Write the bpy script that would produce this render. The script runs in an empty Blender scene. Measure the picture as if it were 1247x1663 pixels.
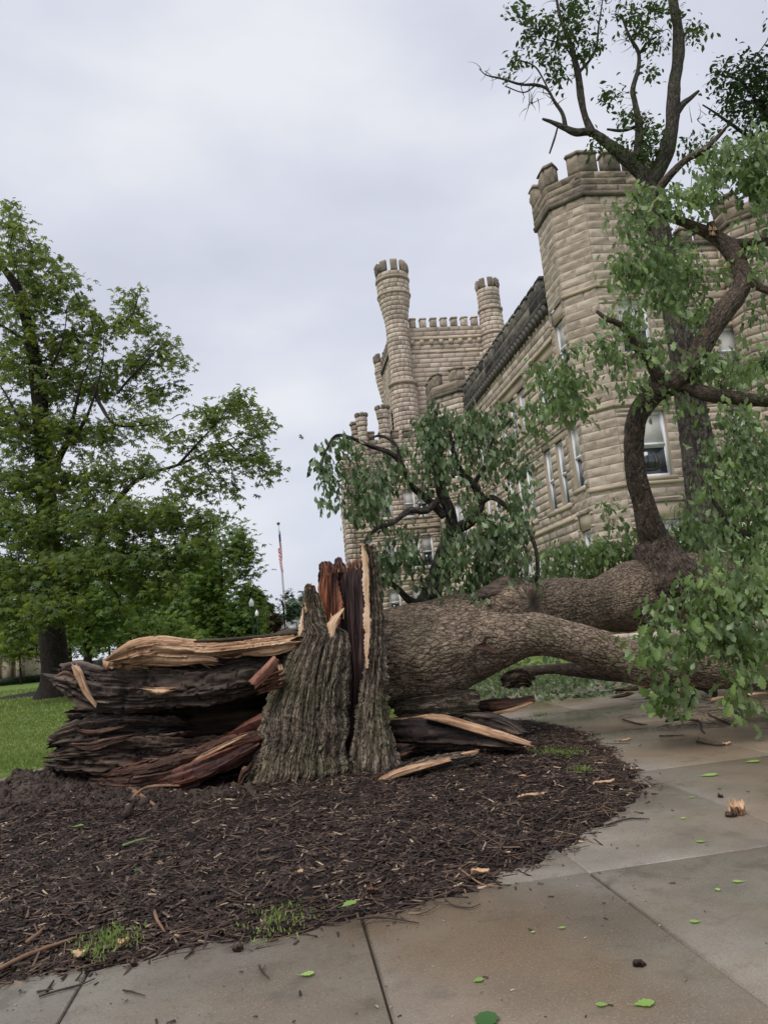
import bpy, math, random
import numpy as np
from mathutils import Vector, Matrix
random.seed(7); rng = np.random.default_rng(11)
sc = bpy.context.scene
COL = sc.collection
# ------------------------------------------------------------------ camera
FPX, PW, PH = 1250.0, 1247, 1663
TH, RO, CZ = math.radians(9.0), math.radians(5.5), 1.55
fw = np.array([0, math.cos(TH), math.sin(TH)]); r0 = np.array([1.0, 0, 0]); u0 = np.cross(r0, fw)
rt = r0*math.cos(RO) - u0*math.sin(RO); up = r0*math.sin(RO) + u0*math.cos(RO)
CAM = np.array([0, 0, CZ])
cam_d = bpy.data.cameras.new('camera'); cam = bpy.data.objects.new('camera', cam_d); COL.objects.link(cam)
M = Matrix([[rt[0], up[0], -fw[0], 0], [rt[1], up[1], -fw[1], 0], [rt[2], up[2], -fw[2], CZ], [0, 0, 0, 1]])
cam.matrix_world = M
cam_d.sensor_fit = 'VERTICAL'; cam_d.sensor_height = 36; cam_d.lens = 36*FPX/PH
cam_d.clip_start = 0.05; cam_d.clip_end = 3000
sc.camera = cam
# ------------------------------------------------------------------ world, sun, exposure
SUN_EL, SUN_AZ = math.radians(58), math.radians(215)      # azimuth measured from +Y clockwise: behind and left of the camera
w = bpy.data.worlds.new('World'); sc.world = w; w.use_nodes = True
nt = w.node_tree; nt.nodes.clear()
def N(nt, t, **k):
    n = nt.nodes.new(t)
    for a, b in k.items(): setattr(n, a, b)
    return n
sky = N(nt, 'ShaderNodeTexSky', sky_type='NISHITA', sun_disc=False, sun_elevation=SUN_EL, sun_rotation=SUN_AZ)
bgs = N(nt, 'ShaderNodeBackground'); bgs.inputs[1].default_value = 0.05
nt.links.new(sky.outputs[0], bgs.inputs[0])
tc = N(nt, 'ShaderNodeTexCoord'); mp = N(nt, 'ShaderNodeMapping'); mp.inputs['Scale'].default_value = (1.0, 1.0, 2.2)
nz = N(nt, 'ShaderNodeTexNoise'); nz.inputs['Scale'].default_value = 2.1; nz.inputs['Detail'].default_value = 5; nz.inputs['Roughness'].default_value = .5
cr = N(nt, 'ShaderNodeValToRGB')
cr.color_ramp.elements[0].position = .37; cr.color_ramp.elements[0].color = (.515, .535, .620, 1)
cr.color_ramp.elements[1].position = .66; cr.color_ramp.elements[1].color = (.685, .700, .735, 1)
e = cr.color_ramp.elements.new(.5); e.color = (.580, .600, .680, 1)
bgc = N(nt, 'ShaderNodeBackground'); bgc.inputs[1].default_value = 0.84
mx = N(nt, 'ShaderNodeMixShader'); mx.inputs[0].default_value = .9
out = N(nt, 'ShaderNodeOutputWorld')
nt.links.new(tc.outputs['Generated'], mp.inputs[0]); nt.links.new(mp.outputs[0], nz.inputs['Vector'])
nt.links.new(nz.outputs[0], cr.inputs[0]); nt.links.new(cr.outputs[0], bgc.inputs[0])
nt.links.new(bgs.outputs[0], mx.inputs[1]); nt.links.new(bgc.outputs[0], mx.inputs[2]); nt.links.new(mx.outputs[0], out.inputs[0])
sl = bpy.data.lights.new('sun', 'SUN'); sl.energy = 1.5; sl.angle = math.radians(35); sl.color = (1, .96, .9)
so = bpy.data.objects.new('sun', sl); COL.objects.link(so)
sdir = Vector((math.sin(SUN_AZ)*math.cos(SUN_EL), math.cos(SUN_AZ)*math.cos(SUN_EL), math.sin(SUN_EL)))
so.rotation_euler = sdir.to_track_quat('Z', 'Y').to_euler()
sc.view_settings.view_transform = 'Standard'; sc.view_settings.look = 'None'
sc.view_settings.exposure = 0.64; sc.view_settings.gamma = 1; sc.view_settings.use_curve_mapping = False

# ------------------------------------------------------------------ measuring helpers (photo pixel -> place in the world)
def ray(px, py): return fw + rt*((px-PW/2)/FPX) + up*((PH/2-py)/FPX)
def A(px, py, Y):
    d = ray(px, py); return CAM + d*(Y/d[1])
def G(px, py, z=0.0):
    d = ray(px, py); return CAM + d*((z-CZ)/d[2])
def R(wpx, Y): return wpx*0.5*Y*1.01/FPX
FA = math.radians(8.3)
D1 = np.array([-math.sin(FA), math.cos(FA), 0]); D2 = np.array([math.cos(FA), math.sin(FA), 0])
def ST(s, t, z): return D1*s + D2*t + np.array([0, 0, z])

# ------------------------------------------------------------------ noise
def h3(ix, iy, iz, seed):
    with np.errstate(over='ignore'):
        h = (ix.astype(np.int64)*374761393 + iy.astype(np.int64)*668265263 + iz.astype(np.int64)*2147483647*3 + seed*1274126177) & 0xffffffff
        h = ((h ^ (h >> 13))*1274126177) & 0xffffffff
        h = ((h ^ (h >> 16))*2246822519) & 0xffffffff
        h = h ^ (h >> 15)
    return (h & 0xffffff)/float(0xffffff)
def vn(x, y, z=None, seed=0):
    x = np.asarray(x, float); y = np.asarray(y, float); z = np.zeros_like(x) if z is None else np.asarray(z, float)
    x, y, z = np.broadcast_arrays(x, y, z)
    ix, iy, iz = np.floor(x), np.floor(y), np.floor(z); fx, fy, fz = x-ix, y-iy, z-iz
    fx, fy, fz = [a*a*(3-2*a) for a in (fx, fy, fz)]
    ix, iy, iz = ix.astype(np.int64), iy.astype(np.int64), iz.astype(np.int64)
    r = 0
    for a in (0, 1):
        wa = fx if a else 1-fx
        for b in (0, 1):
            wb = fy if b else 1-fy
            for c in (0, 1):
                r = r + wa*wb*(fz if c else 1-fz)*h3(ix+a, iy+b, iz+c, seed)
    return r*2-1
def fbm(x, y, z=None, o=4, seed=0):
    r = 0; a = 1.0; f = 1.0
    for i in range(o):
        r = r + a*vn(np.asarray(x)*f, np.asarray(y)*f, None if z is None else np.asarray(z)*f, seed+i*17); a *= .5; f *= 2.03
    return r
def worley(x, y, seed=0, px=None):
    """F1, F2, cell random; px = integer period in x"""
    ix, iy = np.floor(x).astype(np.int64), np.floor(y).astype(np.int64)
    f1 = np.full(x.shape, 9.0); f2 = np.full(x.shape, 9.0); cid = np.zeros(x.shape)
    for a in (-1, 0, 1):
        for b in (-1, 0, 1):
            cx, cy = ix+a, iy+b
            kx = cx % px if px else cx
            qx = cx + h3(kx, cy, cy*0, seed); qy = cy + h3(kx, cy, cy*0+5, seed)
            d = np.hypot(x-qx, y-qy); r = h3(kx, cy, cy*0+9, seed)
            m = d < f1
            f2 = np.where(m, f1, np.minimum(f2, d)); cid = np.where(m, r, cid); f1 = np.where(m, d, f1)
    return f1, f2, cid
def sstep(a, b, x):
    t = np.clip((x-a)/(b-a), 0, 1); return t*t*(3-2*t)

# ------------------------------------------------------------------ mesh building
def mk(name, V, Q=None, T=None, mat=None, parent=None, smooth=False, attrs=None, fmat=None, link=True):
    V = np.asarray(V, np.float32); me = bpy.data.meshes.new(name)
    Q = np.zeros((0, 4), np.int32) if Q is None else np.asarray(Q, np.int32).reshape(-1, 4)
    T = np.zeros((0, 3), np.int32) if T is None else np.asarray(T, np.int32).reshape(-1, 3)
    nq, nT = len(Q), len(T)
    me.vertices.add(len(V)); me.vertices.foreach_set('co', V.ravel())
    me.loops.add(nq*4+nT*3); me.loops.foreach_set('vertex_index', np.concatenate([Q.ravel(), T.ravel()]))
    me.polygons.add(nq+nT)
    me.polygons.foreach_set('loop_start', np.concatenate([np.arange(nq)*4, nq*4+np.arange(nT)*3]).astype(np.int32))
    me.polygons.foreach_set('loop_total', np.concatenate([np.full(nq, 4), np.full(nT, 3)]).astype(np.int32))
    if smooth: me.polygons.foreach_set('use_smooth', np.ones(nq+nT, bool))
    if mat is not None:
        for m in (mat if isinstance(mat, (list, tuple)) else [mat]): me.materials.append(m)
    if fmat is not None: me.polygons.foreach_set('material_index', np.asarray(fmat, np.int32))
    me.update(calc_edges=True)
    if attrs:
        for k, v in attrs.items():
            at = me.attributes.new(k, 'FLOAT', 'POINT'); at.data.foreach_set('value', np.asarray(v, np.float32))
    me.validate()
    if not link: return me
    o = bpy.data.objects.new(name, me); COL.objects.link(o)
    if parent is not None:
        o.parent = parent; o.matrix_parent_inverse = Matrix.Translation(-Vector(parent.location))
    return o
def inst(name, me, parent=None, M4=None, mat=None):
    o = bpy.data.objects.new(name, me); COL.objects.link(o)
    if parent is not None:
        o.parent = parent; o.matrix_parent_inverse = Matrix.Translation(-Vector(parent.location))
    if M4 is not None: o.matrix_basis = M4
    return o
def thing(name, label, cat, loc=(0, 0, 0), group=None):
    o = bpy.data.objects.new(name, None); COL.objects.link(o); o.location = Vector([float(a) for a in loc]); o.empty_display_size = .1
    return tag(o, label, cat, group)
def tag(o, label=None, cat=None, group=None, kind=None):
    if label: o['label'] = label
    if cat: o['category'] = cat
    if group: o['group'] = group
    if kind: o['kind'] = kind
    return o
class Acc:
    def __init__(s): s.V = []; s.Q = []; s.T = []; s.a = {}; s.fm = []; s.fmt = []; s.n = 0
    def add(s, V, Q=None, T=None, fm=0, **at):
        V = np.asarray(V, float).reshape(-1, 3); k = len(V)
        if Q is not None and len(Q):
            Q = np.asarray(Q).reshape(-1, 4); s.Q.append(Q+s.n); s.fm.append(np.full(len(Q), fm))
        if T is not None and len(T):
            T = np.asarray(T).reshape(-1, 3); s.T.append(T+s.n); s.fmt.append(np.full(len(T), fm))
        for key, v in at.items(): s.a.setdefault(key, []).append(np.broadcast_to(np.asarray(v, float), (k,)))
        s.V.append(V); s.n += k
    def build(s, name, mat, parent=None, smooth=False, link=True):
        V = np.concatenate(s.V) if s.V else np.zeros((0, 3))
        Q = np.concatenate(s.Q) if s.Q else None; T = np.concatenate(s.T) if s.T else None
        fm = np.concatenate(s.fm+s.fmt) if (s.fm or s.fmt) else None
        return mk(name, V, Q, T, mat, parent, smooth, {k: np.concatenate(v) for k, v in s.a.items()}, fm, link)
BQ = np.array([[0, 3, 2, 1], [4, 5, 6, 7], [0, 1, 5, 4], [1, 2, 6, 5], [2, 3, 7, 6], [3, 0, 4, 7]])
def boxv(p0, p1):
    x0, y0, z0 = p0; x1, y1, z1 = p1
    return np.array([[x0, y0, z0], [x1, y0, z0], [x1, y1, z0], [x0, y1, z0], [x0, y0, z1], [x1, y0, z1], [x1, y1, z1], [x0, y1, z1]], float)
def STbox(s0, s1, t0, t1, z0, z1):
    b = boxv((t0, s0, z0), (t1, s1, z1)); return np.array([ST(v[1], v[0], v[2]) for v in b])
def catmull(P, n):
    P = np.asarray(P, float); m = len(P); E = np.vstack([2*P[0]-P[1], P, 2*P[-1]-P[-2]])
    seg = np.linalg.norm(np.diff(P[:, :3], axis=0), axis=1); cs = np.concatenate([[0], np.cumsum(seg)])
    q = np.linspace(0, cs[-1], n); i = np.clip(np.searchsorted(cs, q, side='right')-1, 0, m-2)
    t = ((q-cs[i])/np.maximum(seg[i], 1e-9))[:, None]
    a, b, c, d = E[i], E[i+1], E[i+2], E[i+3]
    return .5*((2*b)+(-a+c)*t+(2*a-5*b+4*c-d)*t**2+(-a+3*b-3*c+d)*t**3), q
def frames(C):
    T = np.gradient(C, axis=0); T /= np.linalg.norm(T, axis=1)[:, None]+1e-12
    n = np.zeros_like(C); a = np.array([0, 0, 1.0]) if abs(T[0, 2]) < .8 else np.array([0, -1.0, 0])
    v = a-T[0]*(a@T[0]); n[0] = v/np.linalg.norm(v)
    for i in range(1, len(C)):
        v = n[i-1]-T[i]*(n[i-1]@T[i]); n[i] = v/(np.linalg.norm(v)+1e-12)
    return T, n, np.cross(T, n)
def tube_pts(path, nu, nv, disp=None, ell=None):
    """path rows x,y,z,radius. disp(ang, arclen, r, X)->offset. ell = squash of the second frame axis"""
    S, q = catmull(path, nv); C, r = S[:, :3], np.maximum(S[:, 3], .0008); T, n, b = frames(C)
    ang = np.arange(nu)*2*math.pi/nu
    ca, sa = np.cos(ang)[None, :, None], np.sin(ang)[None, :, None]
    Dn = n[:, None, :]*ca + b[:, None, :]*sa*(1 if ell is None else ell)
    X = C[:, None, :]+Dn*r[:, None, None]
    if disp is not None:
        d = disp(np.broadcast_to(ang[None], (nv, nu)), np.broadcast_to(q[:, None], (nv, nu)), r[:, None], X); X = X+Dn*(d[..., None] if not isinstance(d, tuple) else d[0][..., None])
        return X, d
    return X, None
def gridQ(nv, nu, wrap=True, off=0):
    i = np.arange(nv-1)[:, None]; j = np.arange(nu if wrap else nu-1)[None, :]; k = (j+1) % nu
    return (np.stack([i*nu+j, i*nu+k, (i+1)*nu+k, (i+1)*nu+j], -1).reshape(-1, 4))+off
def add_tube(acc, path, nu=6, nv=8, disp=None, cap=True, ell=None, capm=0, **at):
    X, d = tube_pts(path, nu, nv, disp, ell)
    V = X.reshape(-1, 3); a = dict(at)
    if isinstance(d, tuple):
        a['crev'] = np.concatenate([d[1].ravel(), [0, 0]])
        if len(d) > 2: a['bu'] = np.concatenate([np.broadcast_to(d[2], X.shape[:2]).ravel(), [0, 0]]); a['bv'] = np.concatenate([np.broadcast_to(d[3], X.shape[:2]).ravel(), [0, 0]])
    V = np.vstack([V, X[0].mean(0), X[-1].mean(0)]); L = nu*nv
    acc.add(V, gridQ(nv, nu), None, 0, **a)
    if cap:
        j = np.arange(nu); k = (j+1) % nu
        T = np.vstack([np.stack([np.full(nu, L), k, j], -1), np.stack([np.full(nu, L+1), (nv-1)*nu+j, (nv-1)*nu+k], -1)])
        acc.T.append(T+acc.n-len(V)); acc.fmt.append(np.full(len(T), capm))
def PXP(lst):
    """list of (px,py,Y,width_px) -> path rows"""
    return np.array([np.append(A(p[0], p[1], p[2]), R(p[3], p[2])) for p in lst])

# ------------------------------------------------------------------ materials
def mat(name, base=None, rough=.8, spec=.3, ramp=None, scale=5, detail=6, stretch=(1, 1, 1), bump=0, bscale=40, bdist=.01, attr=None, attr_mix=.7, coords='Object', crev=None, trans=None, extra=None, metallic=0, nrough=.6, bstretch=None):
    m = bpy.data.materials.new(name); m.use_nodes = True; t = m.node_tree; n = t.nodes; L = t.links
    p = n['Principled BSDF']; p.inputs['Roughness'].default_value = rough; p.inputs['Metallic'].default_value = metallic
    p.inputs['Specular IOR Level'].default_value = spec
    if base is not None: p.inputs['Base Color'].default_value = (*base, 1)
    tc = N(t, 'ShaderNodeTexCoord'); mp = N(t, 'ShaderNodeMapping'); mp.inputs['Scale'].default_value = stretch; L.new(tc.outputs[coords], mp.inputs[0])
    col = None
    if ramp:
        nz = N(t, 'ShaderNodeTexNoise'); nz.inputs['Scale'].default_value = scale; nz.inputs['Detail'].default_value = detail; nz.inputs['Roughness'].default_value = nrough
        L.new(mp.outputs[0], nz.inputs['Vector']); fac = nz.outputs[0]
        if attr:
            a = N(t, 'ShaderNodeAttribute', attribute_name=attr)
            mm = N(t, 'ShaderNodeMix'); mm.inputs[0].default_value = attr_mix; L.new(nz.outputs[0], mm.inputs[2]); L.new(a.outputs['Fac'], mm.inputs[3]); fac = mm.outputs[0]
        rp = N(t, 'ShaderNodeValToRGB'); el = rp.color_ramp.elements
        el[0].position, el[0].color = ramp[0][0], (*ramp[0][1], 1); el[1].position, el[1].color = ramp[-1][0], (*ramp[-1][1], 1)
        for q, c in ramp[1:-1]:
            x = el.new(q); x.color = (*c, 1)
        L.new(fac, rp.inputs[0]); col = rp.outputs[0]
    if crev:                                   # darker colour mixed into the fissures: attribute 'crev' 0 = fissure, 1 = plate
        a = N(t, 'ShaderNodeAttribute', attribute_name='crev'); mm = N(t, 'ShaderNodeMix', data_type='RGBA')
        L.new(a.outputs['Fac'], mm.inputs[0]); mm.inputs[6].default_value = (*crev, 1); L.new(col, mm.inputs[7]); col = mm.outputs[2]
    if extra:                                  # list of (noise scale, threshold lo, hi, colour, strength)
        for (s_, lo, hi, c_, k_) in extra:
            z = N(t, 'ShaderNodeTexNoise'); z.inputs['Scale'].default_value = s_; z.inputs['Detail'].default_value = 5; L.new(tc.outputs[coords], z.inputs['Vector'])
            mr = N(t, 'ShaderNodeMapRange'); mr.inputs[1].default_value = lo; mr.inputs[2].default_value = hi; mr.inputs[4].default_value = k_; L.new(z.outputs[0], mr.inputs[0])
            mm = N(t, 'ShaderNodeMix', data_type='RGBA'); L.new(mr.outputs[0], mm.inputs[0]); L.new(col, mm.inputs[6]); mm.inputs[7].default_value = (*c_, 1); col = mm.outputs[2]
    if col is not None: L.new(col, p.inputs['Base Color'])
    if bump:
        b = N(t, 'ShaderNodeBump'); b.inputs['Strength'].default_value = bump; b.inputs['Distance'].default_value = bdist
        mp2 = N(t, 'ShaderNodeMapping'); mp2.inputs['Scale'].default_value = bstretch or stretch; L.new(tc.outputs[coords], mp2.inputs[0])
        z = N(t, 'ShaderNodeTexNoise'); z.inputs['Scale'].default_value = bscale; z.inputs['Detail'].default_value = 6; z.inputs['Roughness'].default_value = .65; L.new(mp2.outputs[0], z.inputs['Vector'])
        L.new(z.outputs[0], b.inputs['Height']); L.new(b.outputs[0], p.inputs['Normal'])
    m['p'] = 1
    return m
def leafmat(name, top, under, rough=.42, spec=.45, tl=.3):
    m = bpy.data.materials.new(name); m.use_nodes = True; t = m.node_tree; n = t.nodes; L = t.links; p = n['Principled BSDF']
    a = N(t, 'ShaderNodeAttribute', attribute_name='tone'); rp = N(t, 'ShaderNodeValToRGB'); el = rp.color_ramp.elements
    el[0].position, el[0].color = 0, (*top[0], 1); el[1].position, el[1].color = 1, (*top[-1], 1)
    for i, c in enumerate(top[1:-1]):
        x = el.new((i+1)/(len(top)-1)); x.color = (*c, 1)
    L.new(a.outputs['Fac'], rp.inputs[0])
    g = N(t, 'ShaderNodeNewGeometry'); mm = N(t, 'ShaderNodeMix', data_type='RGBA'); L.new(g.outputs['Backfacing'], mm.inputs[0]); L.new(rp.outputs[0], mm.inputs[6]); mm.inputs[7].default_value = (*under, 1)
    L.new(mm.outputs[2], p.inputs['Base Color']); p.inputs['Roughness'].default_value = rough; p.inputs['Specular IOR Level'].default_value = spec
    tr = N(t, 'ShaderNodeBsdfTranslucent'); hs = N(t, 'ShaderNodeHueSaturation'); hs.inputs['Value'].default_value = 1.7; hs.inputs['Hue'].default_value = .48; L.new(rp.outputs[0], hs.inputs['Color']); L.new(hs.outputs[0], tr.inputs[0])
    ms = N(t, 'ShaderNodeMixShader'); ms.inputs[0].default_value = tl; L.new(p.outputs[0], ms.inputs[1]); L.new(tr.outputs[0], ms.inputs[2]); L.new(ms.outputs[0], n['Material Output'].inputs[0])
    return m
STN = mat('sandstone', ramp=[(.2, (.33, .265, .215)), (.42, (.47, .385, .315)), (.62, (.56, .465, .385)), (.85, (.68, .585, .495))], scale=1.6, attr='tone', attr_mix=.5, rough=.9, spec=.2, bump=.7, bscale=9, bdist=.05,
          extra=[(.35, .54, .72, (.17, .145, .12), .55), (2.5, .6, .75, (.2, .17, .15), .45)])
STS = mat('smooth_sandstone', ramp=[(.3, (.43, .35, .26)), (.7, (.54, .45, .34))], scale=1.2, rough=.9, spec=.2, bump=.2, bscale=30, extra=[(.6, .5, .7, (.2, .165, .135), .5)])
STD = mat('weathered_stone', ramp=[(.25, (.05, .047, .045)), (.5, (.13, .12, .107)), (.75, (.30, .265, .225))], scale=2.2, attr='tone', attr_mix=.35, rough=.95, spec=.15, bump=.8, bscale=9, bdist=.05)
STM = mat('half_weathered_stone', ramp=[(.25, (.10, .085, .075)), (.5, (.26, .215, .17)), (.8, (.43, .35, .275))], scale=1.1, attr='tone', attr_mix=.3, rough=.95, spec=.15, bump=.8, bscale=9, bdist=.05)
MOR = mat('mortar', ramp=[(.3, (.24, .195, .155)), (.7, (.33, .27, .215))], scale=3, rough=.95, spec=.1)
DRK = mat('dark_interior', base=(.02, .02, .022), rough=.6)
WFR = mat('window_frame_paint', ramp=[(.3, (.68, .69, .74)), (.7, (.78, .79, .83))], scale=4, rough=.5)
BLD = mat('window_blind', ramp=[(.3, (.55, .53, .50)), (.7, (.66, .64, .61))], scale=3, rough=.7, bump=.2, bscale=50, bstretch=(.1, .1, 1))
GLS = mat('window_glass', base=(.025, .03, .035), rough=.06, spec=.9)
MET = mat('roof_metal', base=(.2, .2, .2), rough=.5, metallic=.5)
BRK_C = (.028, .021, .016)
def barkshader(m, su, sv, dark, depth=.012):
    """scaly plates drawn from the lengthwise and crosswise bark coordinates stored on the mesh"""
    t = m.node_tree; L = t.links; p = t.nodes['Principled BSDF']
    au = N(t, 'ShaderNodeAttribute', attribute_name='bu'); av = N(t, 'ShaderNodeAttribute', attribute_name='bv'); cx = N(t, 'ShaderNodeCombineXYZ'); L.new(au.outputs['Fac'], cx.inputs[0]); L.new(av.outputs['Fac'], cx.inputs[1])
    mp = N(t, 'ShaderNodeMapping'); mp.inputs['Scale'].default_value = (1/su, 1/sv, 1); L.new(cx.outputs[0], mp.inputs[0])
    nz = N(t, 'ShaderNodeTexNoise'); nz.inputs['Scale'].default_value = .8; nz.inputs['Detail'].default_value = 4; L.new(mp.outputs[0], nz.inputs['Vector'])
    sb = N(t, 'ShaderNodeVectorMath', operation='SUBTRACT'); L.new(nz.outputs['Color'], sb.inputs[0]); sb.inputs[1].default_value = (.5, .5, .5)
    sc2 = N(t, 'ShaderNodeVectorMath', operation='SCALE'); L.new(sb.outputs[0], sc2.inputs[0]); sc2.inputs['Scale'].default_value = 2.0
    ad = N(t, 'ShaderNodeVectorMath', operation='ADD'); L.new(mp.outputs[0], ad.inputs[0]); L.new(sc2.outputs[0], ad.inputs[1])
    v1 = N(t, 'ShaderNodeTexVoronoi', feature='DISTANCE_TO_EDGE', voronoi_dimensions='2D'); v1.inputs['Scale'].default_value = 1; L.new(ad.outputs[0], v1.inputs['Vector'])
    v2 = N(t, 'ShaderNodeTexVoronoi', feature='DISTANCE_TO_EDGE', voronoi_dimensions='2D'); v2.inputs['Scale'].default_value = 2.3; L.new(ad.outputs[0], v2.inputs['Vector'])
    vc = N(t, 'ShaderNodeTexVoronoi', feature='F1', voronoi_dimensions='2D'); vc.inputs['Scale'].default_value = 2.3; L.new(ad.outputs[0], vc.inputs['Vector'])
    def mr(src, lo, hi, a=0, b=1):
        q = N(t, 'ShaderNodeMapRange'); q.inputs[1].default_value = lo; q.inputs[2].default_value = hi; q.inputs[3].default_value = a; q.inputs[4].default_value = b; L.new(src, q.inputs[0]); return q.outputs[0]
    def mth(op, a, b):
        q = N(t, 'ShaderNodeMath', operation=op)
        for i, x in enumerate((a, b)):
            if isinstance(x, (int, float)): q.inputs[i].default_value = x
            else: L.new(x, q.inputs[i])
        return q.outputs[0]
    e1, e2 = mr(v1.outputs['Distance'], 0, .16), mr(v2.outputs['Distance'], 0, .14)
    hgt = mth('MULTIPLY', mth('ADD', mth('MULTIPLY', e1, .6), mth('MULTIPLY', mth('MULTIPLY', e2, e1), .4)), mth('ADD', .6, mth('MULTIPLY', mr(vc.outputs['Color'], .2, .8), .5)))
    fine = N(t, 'ShaderNodeTexNoise'); fine.inputs['Scale'].default_value = 3.5; fine.inputs['Detail'].default_value = 5; L.new(mp.outputs[0], fine.inputs['Vector'])
    hgt2 = mth('ADD', hgt, mth('MULTIPLY', fine.outputs[0], .35))
    old = p.inputs['Base Color'].links[0].from_socket
    tn = N(t, 'ShaderNodeMix', data_type='RGBA', blend_type='MULTIPLY'); tn.inputs[0].default_value = 1; L.new(old, tn.inputs[6]); gg = N(t, 'ShaderNodeCombineColor'); q = mth('ADD', .62, mth('MULTIPLY', vc.outputs['Color'], .75))
    for i in range(3): L.new(q, gg.inputs[i])
    L.new(gg.outputs[0], tn.inputs[7])
    mx_ = N(t, 'ShaderNodeMix', data_type='RGBA'); L.new(mr(hgt, .05, .42, .15, 1), mx_.inputs[0]); mx_.inputs[6].default_value = (*dark, 1); L.new(tn.outputs[2], mx_.inputs[7]); L.new(mx_.outputs[2], p.inputs['Base Color'])
    b = N(t, 'ShaderNodeBump'); b.inputs['Strength'].default_value = 1; b.inputs['Distance'].default_value = depth; L.new(hgt2, b.inputs['Height'])
    if p.inputs['Normal'].links: L.new(p.inputs['Normal'].links[0].from_socket, b.inputs['Normal'])
    L.new(b.outputs[0], p.inputs['Normal'])
    return m
BARK = mat('fallen_bark', ramp=[(.2, (.14, .10, .07)), (.42, (.26, .19, .14)), (.6, (.39, .30, .22)), (.8, (.56, .45, .34))], scale=9, attr='tone', attr_mix=.4, crev=BRK_C, rough=.85, spec=.25, bump=.6, bscale=60, bdist=.012,
           extra=[(1.3, .52, .68, (.10, .095, .045), .5), (14, .64, .74, (.36, .31, .22), .5)])
BARKR = mat('rufous_bark', ramp=[(.25, (.04, .029, .023)), (.5, (.105, .075, .056)), (.75, (.235, .17, .12))], scale=9, attr='tone', attr_mix=.4, crev=(.02, .014, .012), rough=.75, spec=.35, bump=.6, bscale=60, bdist=.012, extra=[(16, .62, .72, (.38, .27, .17), .5)])
BARKS = mat('stump_bark', ramp=[(.2, (.085, .064, .046)), (.45, (.185, .145, .105)), (.65, (.30, .24, .18)), (.85, (.47, .40, .31))], scale=6, attr='tone', attr_mix=.45, crev=(.022, .017, .013), rough=.9, spec=.2, bump=.6, bscale=55, bdist=.012,
            extra=[(2.2, .48, .66, (.095, .10, .04), .5), (12, .63, .74, (.38, .34, .27), .55)])
BARKD = mat('dark_tree_bark', ramp=[(.3, (.014, .011, .01)), (.6, (.035, .028, .024)), (.85, (.08, .065, .055))], scale=8, rough=.9, spec=.15, bump=.6, bscale=30, bdist=.02)
BARKG = mat('grey_bark', ramp=[(.25, (.04, .035, .031)), (.5, (.085, .074, .064)), (.8, (.17, .15, .13))], scale=8, attr='tone', attr_mix=.3, crev=(.022, .017, .014), rough=.9, spec=.15, bump=.6, bscale=30, bdist=.02, extra=[(1.5, .5, .68, (.07, .085, .04), .45)])
barkshader(BARK, .050, .095, (.04, .028, .02), .02); barkshader(BARKR, .04, .10, (.02, .014, .011), .012); barkshader(BARKS, .045, .17, (.02, .016, .012), .022); barkshader(BARKG, .09, .30, (.02, .016, .013), .02)
PALE = mat('fresh_split_wood', ramp=[(.2, (.36, .20, .11)), (.45, (.56, .35, .21)), (.65, (.68, .47, .31)), (.85, (.80, .64, .45))], scale=6, attr='tone', attr_mix=.3, rough=.65, spec=.3, bump=.7, bscale=30, bdist=.01, stretch=(1, 1, 1), crev=(.17, .085, .045))
RED = mat('red_heartwood', ramp=[(.2, (.055, .018, .012)), (.45, (.18, .055, .028)), (.65, (.34, .12, .055)), (.85, (.52, .24, .12))], scale=5, attr='tone', attr_mix=.35, rough=.55, spec=.4, bump=.8, bscale=25, bdist=.015, stretch=(1, 1, .25), crev=(.02, .01, .01))
PLUM = mat('plum_heartwood', ramp=[(.22, (.028, .016, .018)), (.5, (.085, .046, .046)), (.78, (.21, .125, .11))], scale=6, attr='tone', attr_mix=.35, rough=.5, spec=.4, bump=.8, bscale=22, bdist=.012, stretch=(3, 3, .35), crev=(.012, .008, .009))
CHAR = mat('dark_rotten_wood', ramp=[(.22, (.016, .009, .007)), (.42, (.045, .027, .020)), (.6, (.11, .07, .048)), (.8, (.28, .19, .13))], scale=5, attr='tone', attr_mix=.5, rough=.6, spec=.25, bump=.9, bscale=22, bdist=.015, stretch=(.35, 1, 2), crev=(.007, .005, .005))
CHARG = mat('grey_rotten_wood', ramp=[(.22, (.025, .018, .015)), (.45, (.085, .062, .05)), (.62, (.15, .11, .085)), (.8, (.33, .25, .19))], scale=5, attr='tone', attr_mix=.4, rough=.6, spec=.25, bump=.9, bscale=22, bdist=.015, stretch=(.35, 1, 2), crev=(.012, .009, .009))
REDB = mat('brown_rotten_wood', ramp=[(.25, (.035, .017, .013)), (.5, (.105, .05, .034)), (.8, (.27, .14, .09))], scale=5, attr='tone', attr_mix=.4, rough=.6, spec=.25, bump=.9, bscale=25, bdist=.015, stretch=(.35, 1, 2), crev=(.012, .008, .007))
CHIP = mat('mulch_chip', ramp=[(0, (.009, .006, .005)), (.33, (.028, .018, .014)), (.56, (.075, .048, .036)), (.80, (.18, .12, .085)), (1, (.58, .45, .30))], scale=20, attr='tone', attr_mix=.9, rough=.55, spec=.25)
SOIL = mat('mulch_bed_soil', ramp=[(.3, (.008, .005, .004)), (.55, (.022, .014, .011)), (.8, (.045, .03, .024))], scale=14, rough=.8, spec=.2, bump=1, bscale=45, bdist=.03)
MUD = mat('upturned_soil', ramp=[(.3, (.035, .024, .02)), (.55, (.075, .054, .045)), (.8, (.13, .10, .082))], scale=5, rough=.75, spec=.25, bump=1, bscale=35, bdist=.03)
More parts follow.
